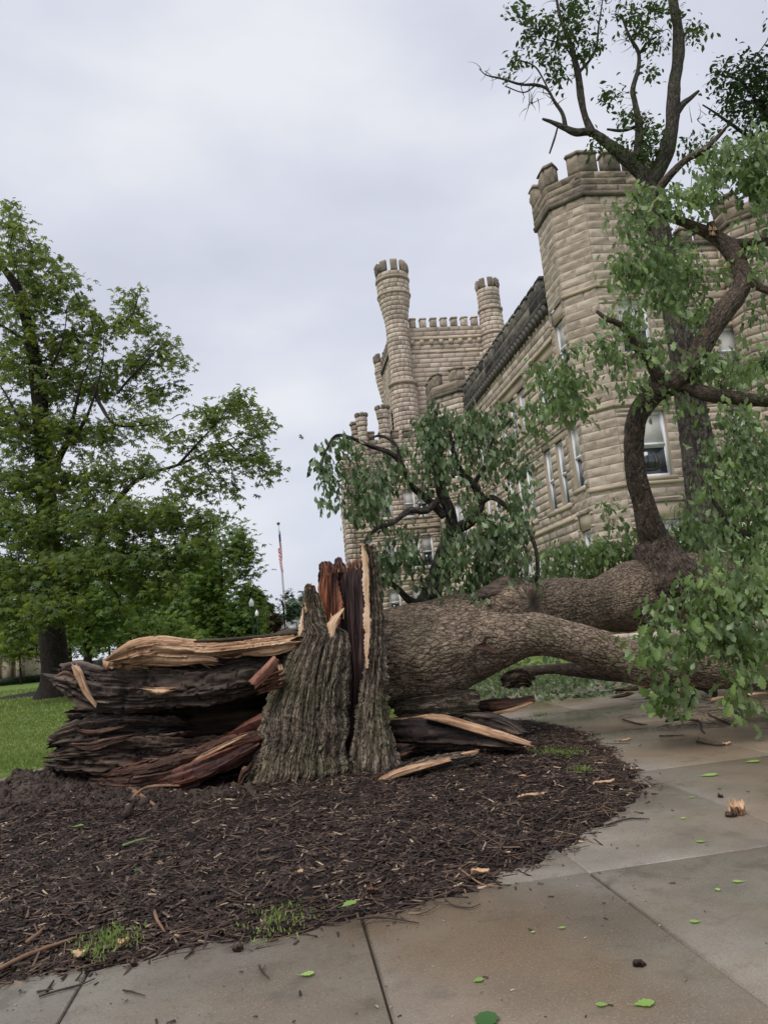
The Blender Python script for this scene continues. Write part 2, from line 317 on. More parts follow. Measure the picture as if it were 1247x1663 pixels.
GRASSB = mat('lawn_soil', ramp=[(.3, (.08, .12, .03)), (.55, (.14, .20, .05)), (.8, (.22, .26, .085))], scale=2.2, rough=.95, spec=.1, bump=.5, bscale=60, bdist=.03, extra=[(.35, .52, .7, (.13, .125, .055), .5)])
GRASS = leafmat('grass_blade', [(.09, .14, .03), (.16, .225, .05), (.24, .30, .08), (.34, .34, .13)], (.10, .16, .04), rough=.6, spec=.3, tl=.25)
WEED = leafmat('weed_blade', [(.09, .15, .03), (.18, .26, .06), (.32, .38, .13)], (.2, .3, .07), rough=.6, spec=.3, tl=.3)
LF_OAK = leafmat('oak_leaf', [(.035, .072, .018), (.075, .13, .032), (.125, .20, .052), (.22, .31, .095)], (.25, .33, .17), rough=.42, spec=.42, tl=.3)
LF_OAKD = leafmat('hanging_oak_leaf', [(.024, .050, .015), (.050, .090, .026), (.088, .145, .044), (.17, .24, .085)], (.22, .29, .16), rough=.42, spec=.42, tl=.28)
LF_CH = leafmat('chestnut_leaf', [(.045, .078, .016), (.095, .145, .028), (.155, .21, .042), (.24, .30, .07)], (.09, .14, .045), rough=.5, spec=.35, tl=.42)
LF_BR = leafmat('bright_leaf', [(.06, .10, .018), (.12, .19, .032), (.19, .28, .055), (.28, .37, .09)], (.09, .16, .04), rough=.55, spec=.3, tl=.35)
LF_DK = leafmat('dark_leaf', [(.012, .03, .010), (.024, .055, .016), (.045, .085, .03)], (.04, .07, .03), rough=.5, spec=.3, tl=.2)
LF_TOP = leafmat('treetop_leaf', [(.022, .045, .014), (.04, .08, .022), (.07, .12, .035), (.115, .165, .055)], (.06, .09, .035), rough=.5, spec=.3, tl=.3)
LF_RED = leafmat('dead_leaf', [(.10, .055, .035), (.17, .085, .05), (.22, .12, .07)], (.15, .09, .06), rough=.6, spec=.2, tl=.2)
LF_FAR = leafmat('far_leaf', [(.06, .10, .065), (.10, .15, .10), (.14, .2, .13)], (.12, .17, .11), rough=.7, spec=.2, tl=.2)  # distance haze is put into this grey-green leaf colour
TWG = mat('twig_bark', ramp=[(.3, (.025, .019, .017)), (.7, (.07, .052, .043))], scale=12, rough=.8)
ROOT = mat('root_bark', ramp=[(.3, (.14, .075, .045)), (.7, (.26, .155, .095))], scale=9, rough=.7)
ASPH = mat('asphalt', ramp=[(.3, (.10, .10, .105)), (.7, (.16, .16, .165))], scale=.4, rough=.6)
# wet concrete
def concrete():
    m = mat('wet_concrete', ramp=[(.28, (.125, .108, .086)), (.48, (.205, .18, .147)), (.7, (.31, .285, .243))], scale=.9, detail=8, rough=.5, spec=.5, bump=.5, bscale=150, bdist=.004,
            extra=[(.38, .44, .58, (.19, .125, .072), .75), (.8, .52, .70, (.11, .10, .075), .6), (6, .58, .72, (.13, .11, .085), .4), (95, .54, .66, (.40, .37, .31), .32), (60, .56, .68, (.085, .07, .055), .32), (14, .56, .70, (.12, .10, .08), .3), (2.6, .60, .66, (.10, .09, .075), .45)], coords='Object')
    t = m.node_tree; p = t.nodes['Principled BSDF']; tc = N(t, 'ShaderNodeTexCoord'); z = N(t, 'ShaderNodeTexNoise'); z.inputs['Scale'].default_value = .55; z.inputs['Detail'].default_value = 6
    mr = N(t, 'ShaderNodeMapRange'); mr.inputs[1].default_value = .38; mr.inputs[2].default_value = .62; mr.inputs[3].default_value = .10; mr.inputs[4].default_value = .42
    t.links.new(tc.outputs['Object'], z.inputs['Vector']); t.links.new(z.outputs[0], mr.inputs[0]); t.links.new(mr.outputs[0], p.inputs['Roughness'])
    return m
CONC = concrete()
JOINT = mat('joint_filler', base=(.03, .025, .02), rough=.9)

# ================================================================== THE GROUND
BC = np.array([-1.8, 9.2])
bpts = [(-2.21, 4.28), (-1.31, 4.5), (-.34, 4.67), (.34, 5.07), (.95, 5.62), (1.54, 6.39), (2.0, 7.3), tuple(G(1012, 1272)[:2]), tuple(G(985, 1234)[:2]), tuple(G(949, 1202)[:2]), tuple(G(905, 1182)[:2]), tuple(G(847, 1172)[:2]),
        (.3, 13.2), (-2, 13.8), (-4, 13.4), (-5.1, 12.3), (-5.5, 11.2), (-6.2, 9.5), (-6.2, 7.2), (-5.2, 5.2), (-3.6, 4.4)]
ba = np.array([math.atan2(p[1]-BC[1], p[0]-BC[0]) for p in bpts]); br = np.array([math.hypot(p[1]-BC[1], p[0]-BC[0]) for p in bpts])
o_ = np.argsort(ba); ba, br = ba[o_], br[o_]
BAx = np.concatenate([ba-2*math.pi, ba, ba+2*math.pi]); BRx = np.concatenate([br]*3)
def bed_in(x, y):
    """distance inside the bed edge (positive inside)"""
    th = np.arctan2(y-BC[1], x-BC[0]); r = np.hypot(x-BC[0], y-BC[1]); return np.interp(th, BAx, BRx)+.07*vn(th*7, th*0, seed=61)+.045*vn(th*23, th*0, seed=62)+.03*vn(th*60, th*0, seed=63)-r
def bed_h(x, y):
    d = bed_in(x, y) + .06*vn(x*5, y*5, seed=3)
    h = .02*sstep(-.08, .05, d) + .045*sstep(0, .6, d) + .012*sstep(.5, 3, d)
    h = h + sstep(-.02, .1, d)*(.018*vn(x*9, y*9, seed=4)+.03*vn(x*2.2, y*2.2, seed=5))
    m = np.exp(-(((x+4.1)/1.0)**2+((y-9.3)/1.1)**2)); h = h+.27*m*(1+.35*vn(x*4, y*4, seed=8)+.25*vn(x*11, y*11, seed=18))
    m2 = np.exp(-(((x+3.0)/.9)**2+((y-8.2)/.5)**2)); h = h+.05*m2*(1+.6*vn(x*5, y*5, seed=9))
    return h
gx, gy = np.meshgrid(np.linspace(-1500, 1500, 31), np.linspace(-200, 2200, 31))
ground = mk('ground', np.stack([gx, gy, np.full_like(gx, -.12)], -1).reshape(-1, 3), gridQ(31, 31, False), None, GRASSB); tag(ground, kind='structure')
# concrete slabs, one object each, laid on a joint bed
pav = bpy.data.objects.new('pavement', None); COL.objects.link(pav); tag(pav, kind='structure')
jb = Acc(); jb.add(STbox(.3, 23, -9, 8.2, -.11, -.022), BQ); jb.build('joint_bed', JOINT, pav)
tj = [-8.9, -7.3, -5.7, -4.1, -2.6, -1.1, .33, 1.75, 3.28, 4.8, 6.3, 7.9]; sj = [.4, 2.3, 4.82, 7.45, 10.05, 12.7, 15.3, 17.9, 20.5, 22.8]
for i in range(len(tj)-1):
    for j in range(len(sj)-1):
        t0, t1, s0, s1 = tj[i]+.006, tj[i+1]-.006, sj[j]+.006, sj[j+1]-.006
        c = ST((s0+s1)/2, (t0+t1)/2, 0)
        if bed_in(c[0], c[1]) > 1.9: continue
        if c[0] < 0.2 and c[1] > 15.5 or c[0] < -7.2: continue
        zt = [0.0+random.uniform(-.003, .003) for _ in range(4)]
        b = .012
        q = [(s0, t0), (s0, t1), (s1, t1), (s1, t0)]; q2 = [(s0+b, t0+b), (s0+b, t1-b), (s1-b, t1-b), (s1-b, t0+b)]
        V = [ST(s, t, -.1) for s, t in q]+[ST(s, t, zt[k]-b*.8) for k, (s, t) in enumerate(q)]+[ST(s, t, zt[k]) for k, (s, t) in enumerate(q2)]
        F = []
        for k in range(4):
            l = (k+1) % 4; F += [[k, l, 4+l, 4+k], [4+k, 4+l, 8+l, 8+k]]
        F += [[8, 9, 10, 11]]
        mk('concrete_slab', V, F, None, CONC, pav)
# lawn sheets over the slab grid
def lawn_edge(th):
    r = np.interp(th, BAx, BRx)+.62; return r
def ltest(x, y):
    t = x*D2[0]+y*D2[1]; s = x*D1[0]+y*D1[1]
    return t, s
def sheet(name, polar, m, zz=.03):
    nth, nr = polar.shape[:2]; V = np.concatenate([polar, np.full((nth, nr, 1), zz)], -1)
    V[..., 2] += .015*vn(V[..., 0]*1.3, V[..., 1]*1.3, seed=31); V[:, 0, 2] = -.03
    o = mk(name, V.reshape(-1, 3), gridQ(nth, nr, False), None, m, None, True); tag(o, kind='structure'); return o
th = np.linspace(math.radians(52), math.radians(232), 120); rr = np.concatenate([[0, .03], np.geomspace(.15, 500, 60)])
Pp = np.zeros((len(th), len(rr), 2))
for i, a in enumerate(th):
    e0 = float(lawn_edge(a)) if a < math.pi else float(lawn_edge(a-2*math.pi))
    base = BC+np.array([math.cos(a), math.sin(a)])*e0
    Pp[i] = base+np.outer(rr, [math.cos(a), math.sin(a)])
# clip against the walkway on the right (t < 3.3)
tt_ = Pp@D2[:2]; ss_ = Pp@D1[:2]
lim = 3.15+.04*np.sin(ss_*3)
over = tt_ > lim
for ax in (0, 1): Pp[..., ax] = np.where(over, (D1[ax]*ss_+D2[ax]*lim), Pp[..., ax])
lawn = sheet('lawn', Pp, GRASSB)
V2 = []
for s in np.linspace(-5, 80, 30):
    for t in np.linspace(0, 1, 12): V2.append(ST(s, 7.9+t*60, .03 if t > 0 else -.04))
lawn2 = mk('lawn', V2, gridQ(30, 12, False), None, GRASSB); tag(lawn2, kind='structure')
# the bed of mulch
nx, ny = 330, 370
X, Y = np.meshgrid(np.linspace(-7.4, 3.4, nx), 3.6+(np.linspace(0, 1, ny)**1.35)*11)
Z = bed_h(X, Y); d = bed_in(X, Y)
Z = np.where(d < -.12, -.06, Z)
Qb = gridQ(ny, nx, False); dc = d.ravel()[Qb].max(1); Qb = Qb[dc > -.16]
mud = ((((X+4.2)/1.6)**2+((Y-9.6)/1.5)**2) + .4*vn(X*2, Y*2, seed=12)).ravel()[Qb].mean(1) < 1.0
bed = mk('mulch_bed', np.stack([X, Y, Z], -1).reshape(-1, 3), Qb, None, [SOIL, MUD], None, True, fmat=mud.astype(int)); tag(bed, kind='structure')
# loose chips
def rotm(n, droop=None):
    q = rng.normal(size=(n, 4)); q /= np.linalg.norm(q, axis=1)[:, None]; a, b, c, d = q.T
    return np.stack([np.stack([1-2*(c*c+d*d), 2*(b*c-a*d), 2*(b*d+a*c)], -1), np.stack([2*(b*c+a*d), 1-2*(b*b+d*d), 2*(c*d-a*b)], -1), np.stack([2*(b*d-a*c), 2*(c*d+a*b), 1-2*(b*b+c*c)], -1)], 1)
def basis(x, zhint):
    x = x/(np.linalg.norm(x, axis=1)[:, None]+1e-9); y = np.cross(zhint, x); y /= np.linalg.norm(y, axis=1)[:, None]+1e-9; z = np.cross(x, y)
    return np.stack([x, y, z], -1)      # columns
def scatter(acc, tmpl, faces, P, B, S, **at):
    n = len(P); k = len(tmpl); V = np.einsum('nij,nkj->nki', B, tmpl[None]*S[:, None, :])+P[:, None, :]
    F = np.asarray(faces); Fm = (F[None]+(np.arange(n)*k)[:, None, None]).reshape(-1, F.shape[1])
    a = {q: np.repeat(v, k) for q, v in at.items()}
    if F.shape[1] == 4: acc.add(V.reshape(-1, 3), Fm, None, 0, **a)
    else: acc.add(V.reshape(-1, 3), None, Fm, 0, **a)
n = 78000
yy = 4.0+rng.random(n)**1.6*9.5; xx = rng.uniform(-6.5, 2.9, n)
d = bed_in(xx, yy); keep = (d > -.04-rng.exponential(.055, n)) & (np.abs(xx) < .62*yy+.6)
xx, yy, d = xx[keep], yy[keep], d[keep]; n = len(xx)
mudk = (((xx+4.2)/1.5)**2+((yy-9.6)/1.4)**2 < 1) & (rng.random(n) < .85); xx, yy, d = xx[~mudk], yy[~mudk], d[~mudk]; n = len(xx)
zz = np.maximum(bed_h(xx, yy), 0)+rng.uniform(0, .012, n)
ax = rng.uniform(0, 2*math.pi, n); tilt = rng.normal(0, .25, n)
xd = np.stack([np.cos(ax), np.sin(ax), tilt], -1); zh = np.stack([rng.normal(0, .35, n), rng.normal(0, .35, n), np.ones(n)], -1)
tone = np.clip(rng.beta(2.2, 3.4, n)*.95, 0, 1); pale = rng.random(n) < .03; tone = np.where(pale, rng.uniform(.82, 1., n), tone)
ln = rng.gamma(2.6, .0095, n)+.008; ln *= np.where(rng.random(n) < .07, 2.0, 1)
CT = np.array([[-1, -.5, 0], [1, -.25, 0], [1.1, .3, 0], [-.9, .5, 0], [-.8, -.2, 1], [.9, .0, .8], [-.8, .25, .9]])
CF = np.array([[0, 1, 5], [0, 5, 4], [1, 2, 5], [2, 3, 6], [2, 6, 5], [3, 0, 4], [3, 4, 6], [4, 5, 6]])
ac = Acc(); scatter(ac, CT, CF, np.stack([xx, yy, zz], -1), basis(xd, zh), np.stack([ln, np.minimum(ln*.7, rng.uniform(.006, .022, n)), rng.uniform(.003, .009, n)], -1), tone=tone)
o = ac.build('bark_mulch', CHIP); tag(o, 'dark wet bark mulch heaped round the broken stump', 'mulch', kind='stuff')
# litter of fine twigs along the bed edge and across the bed
ac = Acc(); n = 900
for i in range(n):
    if i < 520:
        a = random.uniform(-2.0, .25); rr_ = np.interp(a, BAx, BRx)+random.gauss(-.05, .12)
        if a < -1.7: rr_ -= .02
    else: a = random.uniform(-2.4, .9); rr_ = np.interp(a, BAx, BRx)*math.sqrt(random.uniform(.25, .97))
    x, y = BC[0]+math.cos(a)*rr_, BC[1]+math.sin(a)*rr_
    b = random.uniform(0, 6.28) if i > 520 else random.gauss(a+1.57, .7); L = random.uniform(.04, .16)*(1.6 if random.random() < .15 else 1); c = random.gauss(0, .25)
    pts = []
    for k in range(4):
        f = k/3-.5; X_, Y_ = x+math.cos(b+c*f)*L*f*2, y+math.sin(b+c*f)*L*f*2
        pts.append([X_, Y_, max(0, float(bed_h(np.array(X_), np.array(Y_))))+.012+random.uniform(0, .01), random.uniform(.0018, .0042)*(1-.4*k/3)])
    add_tube(ac, pts, 4, 4, cap=False, tone=random.random())
o = ac.build('twig_litter', mat('litter_twig', ramp=[(.1, (.03, .02, .017)), (.6, (.08, .05, .038)), (.95, (.22, .14, .09))], scale=3, attr='tone', attr_mix=.9, rough=.6)); tag(o, 'fine broken twigs strewn over the mulch and its edge', 'twig litter', kind='stuff')
# grass blades on the lawn in view
def blades(acc, x, y, h, z=.03, wd=.006):
    n = len(x); a = rng.uniform(0, 6.28, n); lean = rng.normal(0, .35, (n, 2))
    xd = np.stack([lean[:, 0], lean[:, 1], np.ones(n)], -1); zh = np.stack([np.cos(a), np.sin(a), np.zeros(n)], -1)
    T_ = np.array([[0, -1, 0], [0, 1, 0], [.6, .7, .02], [.6, -.7, .02], [1, 0, .12]]); F_ = np.array([[0, 1, 2], [0, 2, 3], [3, 2, 4]])
    scatter(acc, T_, F_, np.stack([x, y, np.full(n, z)], -1), basis(xd, zh), np.stack([h, np.full(n, wd)*np.clip(y/9, 1, 4), h], -1), tone=np.clip(rng.normal(.45, .22, n)+.2*vn(x*.8, y*.8, seed=77), 0, 1))
n = 130000; u = rng.random(n); yb = 12/(1-u*(1-12/60.)); xb = yb*rng.uniform(-.62, .16, n)
dd = bed_in(xb, yb); t_ = xb*D2[0]+yb*D2[1]; k = (dd < -.62) & (t_ < 3.12) & (yb > 10.5)
xb, yb = xb[k], yb[k]; ac = Acc(); blades(ac, xb, yb, rng.uniform(.03, .07, len(xb))*np.clip(yb/22, .9, 2.0))
o = ac.build('grass', GRASS); tag(o, 'short mown lawn grass left of and behind the fallen tree', 'grass', kind='stuff')
# weeds in the bed
WD = [(905, 1222, .34, 900, 'bright green weeds at the right edge of the mulch bed'), (175, 1530, .22, 380, 'bright weeds at the near left edge of the mulch'), (450, 1498, .26, 220, 'sparse weeds at the near edge of the mulch below the stump'), (940, 1250, .18, 160, 'small weeds near the path on the right of the bed'), (880, 1162, .25, 200, 'grass tufts at the far right end of the bed')]
for (px, py, rad, cnt, lab) in WD:
    c = G(px, py, .06); n = int(cnt*.9); a = rng.uniform(0, 6.28, n); q = rng.random(n)**.8*rad*(.55+.45*np.sin(a*3+px)**2)
    x, y = c[0]+np.cos(a)*q*1.1, c[1]+np.sin(a)*q*1.5; ac = Acc(); blades(ac, x, y, rng.uniform(.012, .035, n), z=.065, wd=.004)
    o = ac.build('weed_patch', WEED); tag(o, lab, 'weeds', kind='stuff')

# ================================================================== THE CASTLE
castle = thing('castle_building', 'large tan rock-faced stone castle with crenellated turrets and tall windows', 'building', ST(40, 16, 0))
BV, BQd = [], []
def rock_tmpl(nu, nv, seed, amp=1.0):
    g = np.random.default_rng(seed); U, Vv = np.meshgrid(np.linspace(0, 1, nu), np.linspace(0, 1, nv))
    edge = np.minimum(np.minimum(U, 1-U)*3.2, np.minimum(Vv, 1-Vv)*2.2); d = .10+sstep(0, .32, edge)*(.50+g.uniform(-.40, .40, U.shape))*amp
    # a horizontal ridge high on the stone, undercut below
    d += sstep(0, .4, edge)*.75*np.exp(-((Vv-(.60+.17*g.standard_normal(nu)[None, :]))/.17)**2); d -= sstep(0, .3, edge)*.25*(Vv < .4)
    d[0], d[-1], d[:, 0], d[:, -1] = [.12]*4
    U = U.copy(); U[1:-1, 1:-1] += g.uniform(-.04, .04, (nv-2, nu-2))
    front = np.stack([U, Vv, d], -1).reshape(-1, 3)
    ring = [j for j in range(nu)]+[i*nu+nu-1 for i in range(1, nv)]+[(nv-1)*nu+j for j in range(nu-2, -1, -1)]+[i*nu for i in range(nv-2, 0, -1)]
    back = front[ring].copy(); back[:, 2] = -.1; nr = len(ring); b0 = len(front)
    Q = gridQ(nv, nu, False).tolist()
    for k in range(nr):
        l = (k+1) % nr; Q.append([ring[l], ring[k], b0+k, b0+l])
    return np.vstack([front, back]), np.array(Q)
RT = [rock_tmpl(7, 6, i) for i in range(12)]; RTs = [rock_tmpl(4, 4, 50+i) for i in range(8)]
def fmap(s0, t0, us, ut, outs, outt):
    """planar face: u runs along (us,ut), outward (outs,outt)"""
    def f(P):   # P: (n,3) u, z, out
        s = s0+P[:, 0]*us+P[:, 2]*outs; t = t0+P[:, 0]*ut+P[:, 2]*outt
        return s[:, None]*D1[None]+t[:, None]*D2[None]+np.stack([0*s, 0*s, P[:, 1]], -1)
    return f
def cmap(sc_, tc_, rfun):
    def f(P):
        z = P[:, 1]; r = rfun(z)+P[:, 2]; a = P[:, 0]
        s = sc_-np.cos(a)*r; t = tc_+np.sin(a)*r
        return s[:, None]*D1[None]+t[:, None]*D2[None]+np.stack([0*s, 0*s, z], -1)
    return f
def courses(f, u0, u1, z0, z1, holes=(), ch=.36, bl=(.7, 1.25), depth=.048, tm=RT, acc=None, wall=None, uscale=1.0, plain=()):
    """fill a face with rock-faced stones; holes = windows (u0,u1,z0,z1); returns list of stones"""
    nz = max(1, int(round((z1-z0)/ch))); h = (z1-z0)/nz; outl = []
    for i in range(nz):
        a, b = z0+i*h, z0+(i+1)*h
        # split courses where hole edges cross
        cuts = sorted(set([a, b]+[z for H in list(holes)+list(plain) for z in (H[2], H[3]) if a+.02 < z < b-.02]))
        for za, zb in zip(cuts[:-1], cuts[1:]):
            iv = [(u0, u1)]
            for H in list(holes)+list(plain):
                if H[2] < zb-.01 and H[3] > za+.01:
                    nv_ = []
                    for (p, q) in iv:
                        if H[1] <= p or H[0] >= q: nv_.append((p, q)); continue
                        if H[0] > p+.02: nv_.append((p, H[0]))
                        if H[1] < q-.02: nv_.append((H[1], q))
                    iv = nv_
            for (p, q) in iv:
                if wall is not None:
                    nseg = max(1, int((q-p)*uscale/1.2)) if uscale != 1 else 1
                    us = np.linspace(p, q, nseg+1)
                    for k in range(nseg):
                        wall.add(f(np.array([[us[k], za, 0], [us[k+1], za, 0], [us[k+1], zb, 0], [us[k], zb, 0]])), [[0, 1, 2, 3]], fm=0)
                x = p; first = (i % 2 == 0)
                while x < q-1e-6:
                    L = random.uniform(*bl)/uscale
                    if first: L *= .6; first = False
                    if q-(x+L) < bl[0]*.45/uscale: L = q-x
                    outl.append((x, min(q, x+L), za, zb)); x += L
    if acc is not None:
        g = .010
        for (p, q, za, zb) in outl:
            T_, Q_ = random.choice(tm); P = T_.copy()
            P[:, 0] = p+g/uscale+(q-p-2*g/uscale)*P[:, 0]; P[:, 1] = za+g+(zb-za-2*g)*P[:, 1]; P[:, 2] *= depth
            acc.add(f(P), Q_, None, 0, tone=min(1, max(0, random.gauss(.5, .30))))
    return outl
WINS = []
def window(f, H, depth=.22, split=.5, blind=0, dark=False):
    """a sash window set back in opening H=(u0,u1,z0,z1) of face f; built as one part with panes and blind"""
    u0_, u1_, z0, z1 = H; b = .105; a = Acc()
    def bx(a0, a1, c0, c1, d0, d1, acc, fm=0):
        P = np.array([[a0, c0, d0], [a1, c0, d0], [a1, c1, d0], [a0, c1, d0], [a0, c0, d1], [a1, c0, d1], [a1, c1, d1], [a0, c1, d1]]); acc.add(f(P), BQ[:, ::-1], fm=fm)
    zm = z0+(z1-z0)*split
    for (q0, q1, c0, c1) in ((u0_, u0_+b, z0, z1), (u1_-b, u1_, z0, z1), (u0_+b, u1_-b, z0, z0+b), (u0_+b, u1_-b, z1-b, z1), (u0_+b, u1_-b, zm-.035, zm+.035)): bx(q0, q1, c0, c1, -depth, -depth+.09, a)
    # inner sash lines
    c = .035
    for (c0, c1) in ((z0+b, zm-.035), (zm+.035, z1-b)):
        for (q0, q1, e0, e1) in ((u0_+b, u0_+b+c, c0, c1), (u1_-b-c, u1_-b, c0, c1), (u0_+b+c, u1_-b-c, c0, c0+c), (u0_+b+c, u1_-b-c, c1-c, c1)): bx(q0, q1, e0, e1, -depth-.02, -depth+.05, a)
    o = a.build('window', WFR, castle)
    for (c0, c1) in ((z0+b+c, zm-.035-c), (zm+.035+c, z1-b-c)):
        p = Acc(); bx(u0_+b+c, u1_-b-c, c0, c1, -depth-.005, -depth+.01, p); p.build('pane', GLS, o)
    if blind:
        p = Acc(); bx(u0_+b+c+.005, u1_-b-c-.005, z1-b-c-(z1-z0)*blind, z1-b-c-.01, -depth+.013, -depth+.022, p); p.build('blind', BLD, o)
    # reveals and dark behind
    RV = Acc()
    for P in ([[u0_, z0, 0], [u0_, z1, 0], [u0_, z1, -.4], [u0_, z0, -.4]], [[u1_, z0, 0], [u1_, z0, -.4], [u1_, z1, -.4], [u1_, z1, 0]], [[u0_, z1, 0], [u1_, z1, 0], [u1_, z1, -.4], [u0_, z1, -.4]], [[u0_, z0, 0], [u0_, z0, -.4], [u1_, z0, -.4], [u1_, z0, 0]]): RV.add(f(np.array(P)), [[0, 1, 2, 3]])
    RV.build('reveal', STS, o)
def sill(f, u0_, u1_, z, h=.16, out=.13, name='sill', m=STS, back=-.2):
    a = Acc(); P = np.array([[u0_, z-h, back], [u1_, z-h, back], [u1_, z, back], [u0_, z, back], [u0_, z-h, out*.7], [u1_, z-h, out*.7], [u1_, z, out], [u0_, z, out]])
    a.add(f(P), BQ[:, ::-1]); return a.build(name, m, castle)
def panel(f, H, d=-.05):
    a = Acc(); u0_, u1_, z0, z1 = H; P = np.array([[u0_, z0, d-.3], [u1_, z0, d-.3], [u1_, z1, d-.3], [u0_, z1, d-.3], [u0_, z0, d], [u1_, z0, d], [u1_, z1, d], [u0_, z1, d]])
    a.add(f(P), BQ[:, ::-1]); return a.build('lintel_panel', STS, castle)
wall = Acc(); stones = Acc(); far_st = Acc()
# ---- near corner turret: left face, chamfer, front, chamfer, right face
s0f, s0c, tL = 27.7, 28.73, 12.5
c_ = 1.03; L_left = 30.45-s0c
fL = fmap(s0c, tL, 1, 0, 0, -1)                      # u from the chamfer back along +s ; flip so u runs left->right as seen: use negative
fL = fmap(30.45, tL, -1, 0, 0, -1)                   # u 0 at the facade joint -> L_left at the chamfer
r2 = math.sqrt(.5); fD = fmap(s0c, tL, -r2, r2, -r2, -r2); LD = c_/r2
fF = fmap(s0f, tL+c_, 0, 1, -1, 0); LF = 2.75
fE = fmap(s0f, tL+c_+LF, r2, r2, -r2, r2)
fR = fmap(s0c, tL+2*c_+LF, 1, 0, 0, 1); LR = 1.9
ZT = 18.5
WL = [(30.45-30.15, 30.45-29.12, 6.65, 9.35), (30.45-30.15, 30.45-29.12, 11.65, 13.9), (30.45-30.15, 30.45-29.12, 2.9, 4.95)]
WF = [(.75, 2.05, 6.6, 9.25), (.75, 2.05, 11.65, 13.95), (.75, 2.05, 2.9, 4.9)]
plL = [(.15, 30.45-28.95, 13.9, 14.55), (.15, 30.45-28.95, 4.95, 5.6)]; plF = [(.45, 2.35, 4.9, 5.6)]
strz = [6.3, 9.55, 14.6]
near = []
for (f, L, hs, pl) in ((fL, L_left, WL, plL), (fD, LD, [], []), (fF, LF, WF, plF)):
    st = courses(f, 0, L, 0, ZT, hs, wall=wall, plain=pl)
    near += [(f, q) for q in st]
near.sort(key=lambda a: -((a[1][2] > 3.3)*10+(a[1][1]-a[1][0])*(a[1][3]-a[1][2])))
umesh = []
for i, (T_, Q_) in enumerate(RT):
    P = T_.copy(); umesh.append(mk('stone_block', np.stack([P[:, 0], P[:, 2], P[:, 1]], -1), Q_, None, STN, link=False, attrs={'tone': np.full(len(P), [.2, .35, .45, .5, .55, .6, .65, .75, .85, .4, .3, .7][i])}))
cl = Vector(castle.location)
for (f, (p, q, za, zb)) in near[:296]:
    g = .010; B = f(np.array([[p+g, za+g, 0], [q-g, za+g, 0], [p+g, zb-g, 0], [p+g, za+g, .050]]))
    o_, x_, z_, y_ = B[0], B[1]-B[0], B[2]-B[0], B[3]-B[0]
    M4 = Matrix([[x_[0], y_[0], z_[0], o_[0]], [x_[1], y_[1], z_[1], o_[1]], [x_[2], y_[2], z_[2], o_[2]], [0, 0, 0, 1]])
    inst('stone_block', random.choice(umesh), castle, M4)
for (f, (p, q, za, zb)) in near[296:]:
    T_, Q_ = random.choice(RTs); P = T_.copy(); P[:, 0] = p+.012+(q-p-.024)*P[:, 0]; P[:, 1] = za+.012+(zb-za-.024)*P[:, 1]; P[:, 2] *= .085; stones.add(f(P), Q_, None, 0, tone=random.random())
for (f, L, z0_) in ((fE, LD, 0), (fR, LR, 0)): courses(f, 0, L, z0_, ZT, (), acc=stones, tm=RTs, wall=wall)
for H in WL: window(fL, H, blind=.45)
for H in WF: window(fF, H, blind=.5 if H[2] > 6 else .3)
for H in WL+WF:
    sill(fL if H in WL else fF, H[0]-.1, H[1]+.1, H[2])
for H in plL: panel(fL, H)
for H in plF: panel(fF, H)
def band(fs, z, h=.2, out=.12, m=STS, name='string_course'):
    for (f, L) in fs: sill(f, -out*.41, L+out*.41, z, h, out, name, m, back=-.05)
TF = [(fL, L_left), (fD, LD), (fF, LF), (fE, LD), (fR, LR)]
for z in (14.62, 9.62, 6.42): band([(fL, .12)] if False else [(fD, LD), (fF, LF), (fE, LD)], z, .14, .11)
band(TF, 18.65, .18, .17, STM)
# parapet ring and merlons
def merlon(f, u0_, u1_, z0, z1, m, th=.45, out=.1, cap=True, name='merlon'):
    a = Acc(); nu_, nz_ = 5, 4; hh = z1-z0-(.16 if cap else 0)
    T_, Q_ = random.choice(RT); P = T_.copy(); P[:, 0] = u0_+(u1_-u0_)*P[:, 0]; P[:, 1] = z0+hh*P[:, 1]; P[:, 2] = P[:, 2]*.09+out; a.add(f(P), Q_, tone=random.random())
    P = np.array([[u0_, z0, out-th], [u1_, z0, out-th], [u1_, z0+hh, out-th], [u0_, z0+hh, out-th], [u0_, z0, out], [u1_, z0, out], [u1_, z0+hh, out], [u0_, z0+hh, out]]); a.add(f(P), BQ[:, ::-1], tone=random.random())
    if cap:
        e_ = .05; P = np.array([[u0_-e_, z0+hh, out-th-e_], [u1_+e_, z0+hh, out-th-e_], [u1_, z1, out-th], [u0_, z1, out-th], [u0_-e_, z0+hh, out+e_+.05], [u1_+e_, z0+hh, out+e_+.05], [u1_, z1, out+.02], [u0_, z1, out+.02]]); a.add(f(P), BQ[:, ::-1], tone=random.random())
    return a.build(name, m, castle)
pst = Acc()
for (f, L) in TF:
    f_o = (lambda f: (lambda P: f(P+np.array([0, 0, .10]))))(f); courses(f_o, -.04, L+.04, 18.65, 19.55, (), acc=pst, wall=wall, ch=.3)
    merlon(f, .05, L-.05, 18.65, 19.5, MOR, cap=False, name='parapet', out=.0)
o = pst.build('parapet_stone', STM, castle); tag(o, kind='stuff')
for (f, L, pos) in ((fL, L_left, [(0, .45), (1.15, 1.72)]), (fD, LD, [(-.04, .38), (.98, LD+.04)]), (fF, LF, [(-.04, .75), (1.05, 1.75), (2.05, LF+.04)]), (fE, LD, [(-.04, .4), (1.0, LD+.04)]), (fR, LR, [(-.04, .5), (1.1, 1.7)])):
    for (a0, a1) in pos: merlon(f, a0, a1, 19.55, 20.5, STM)
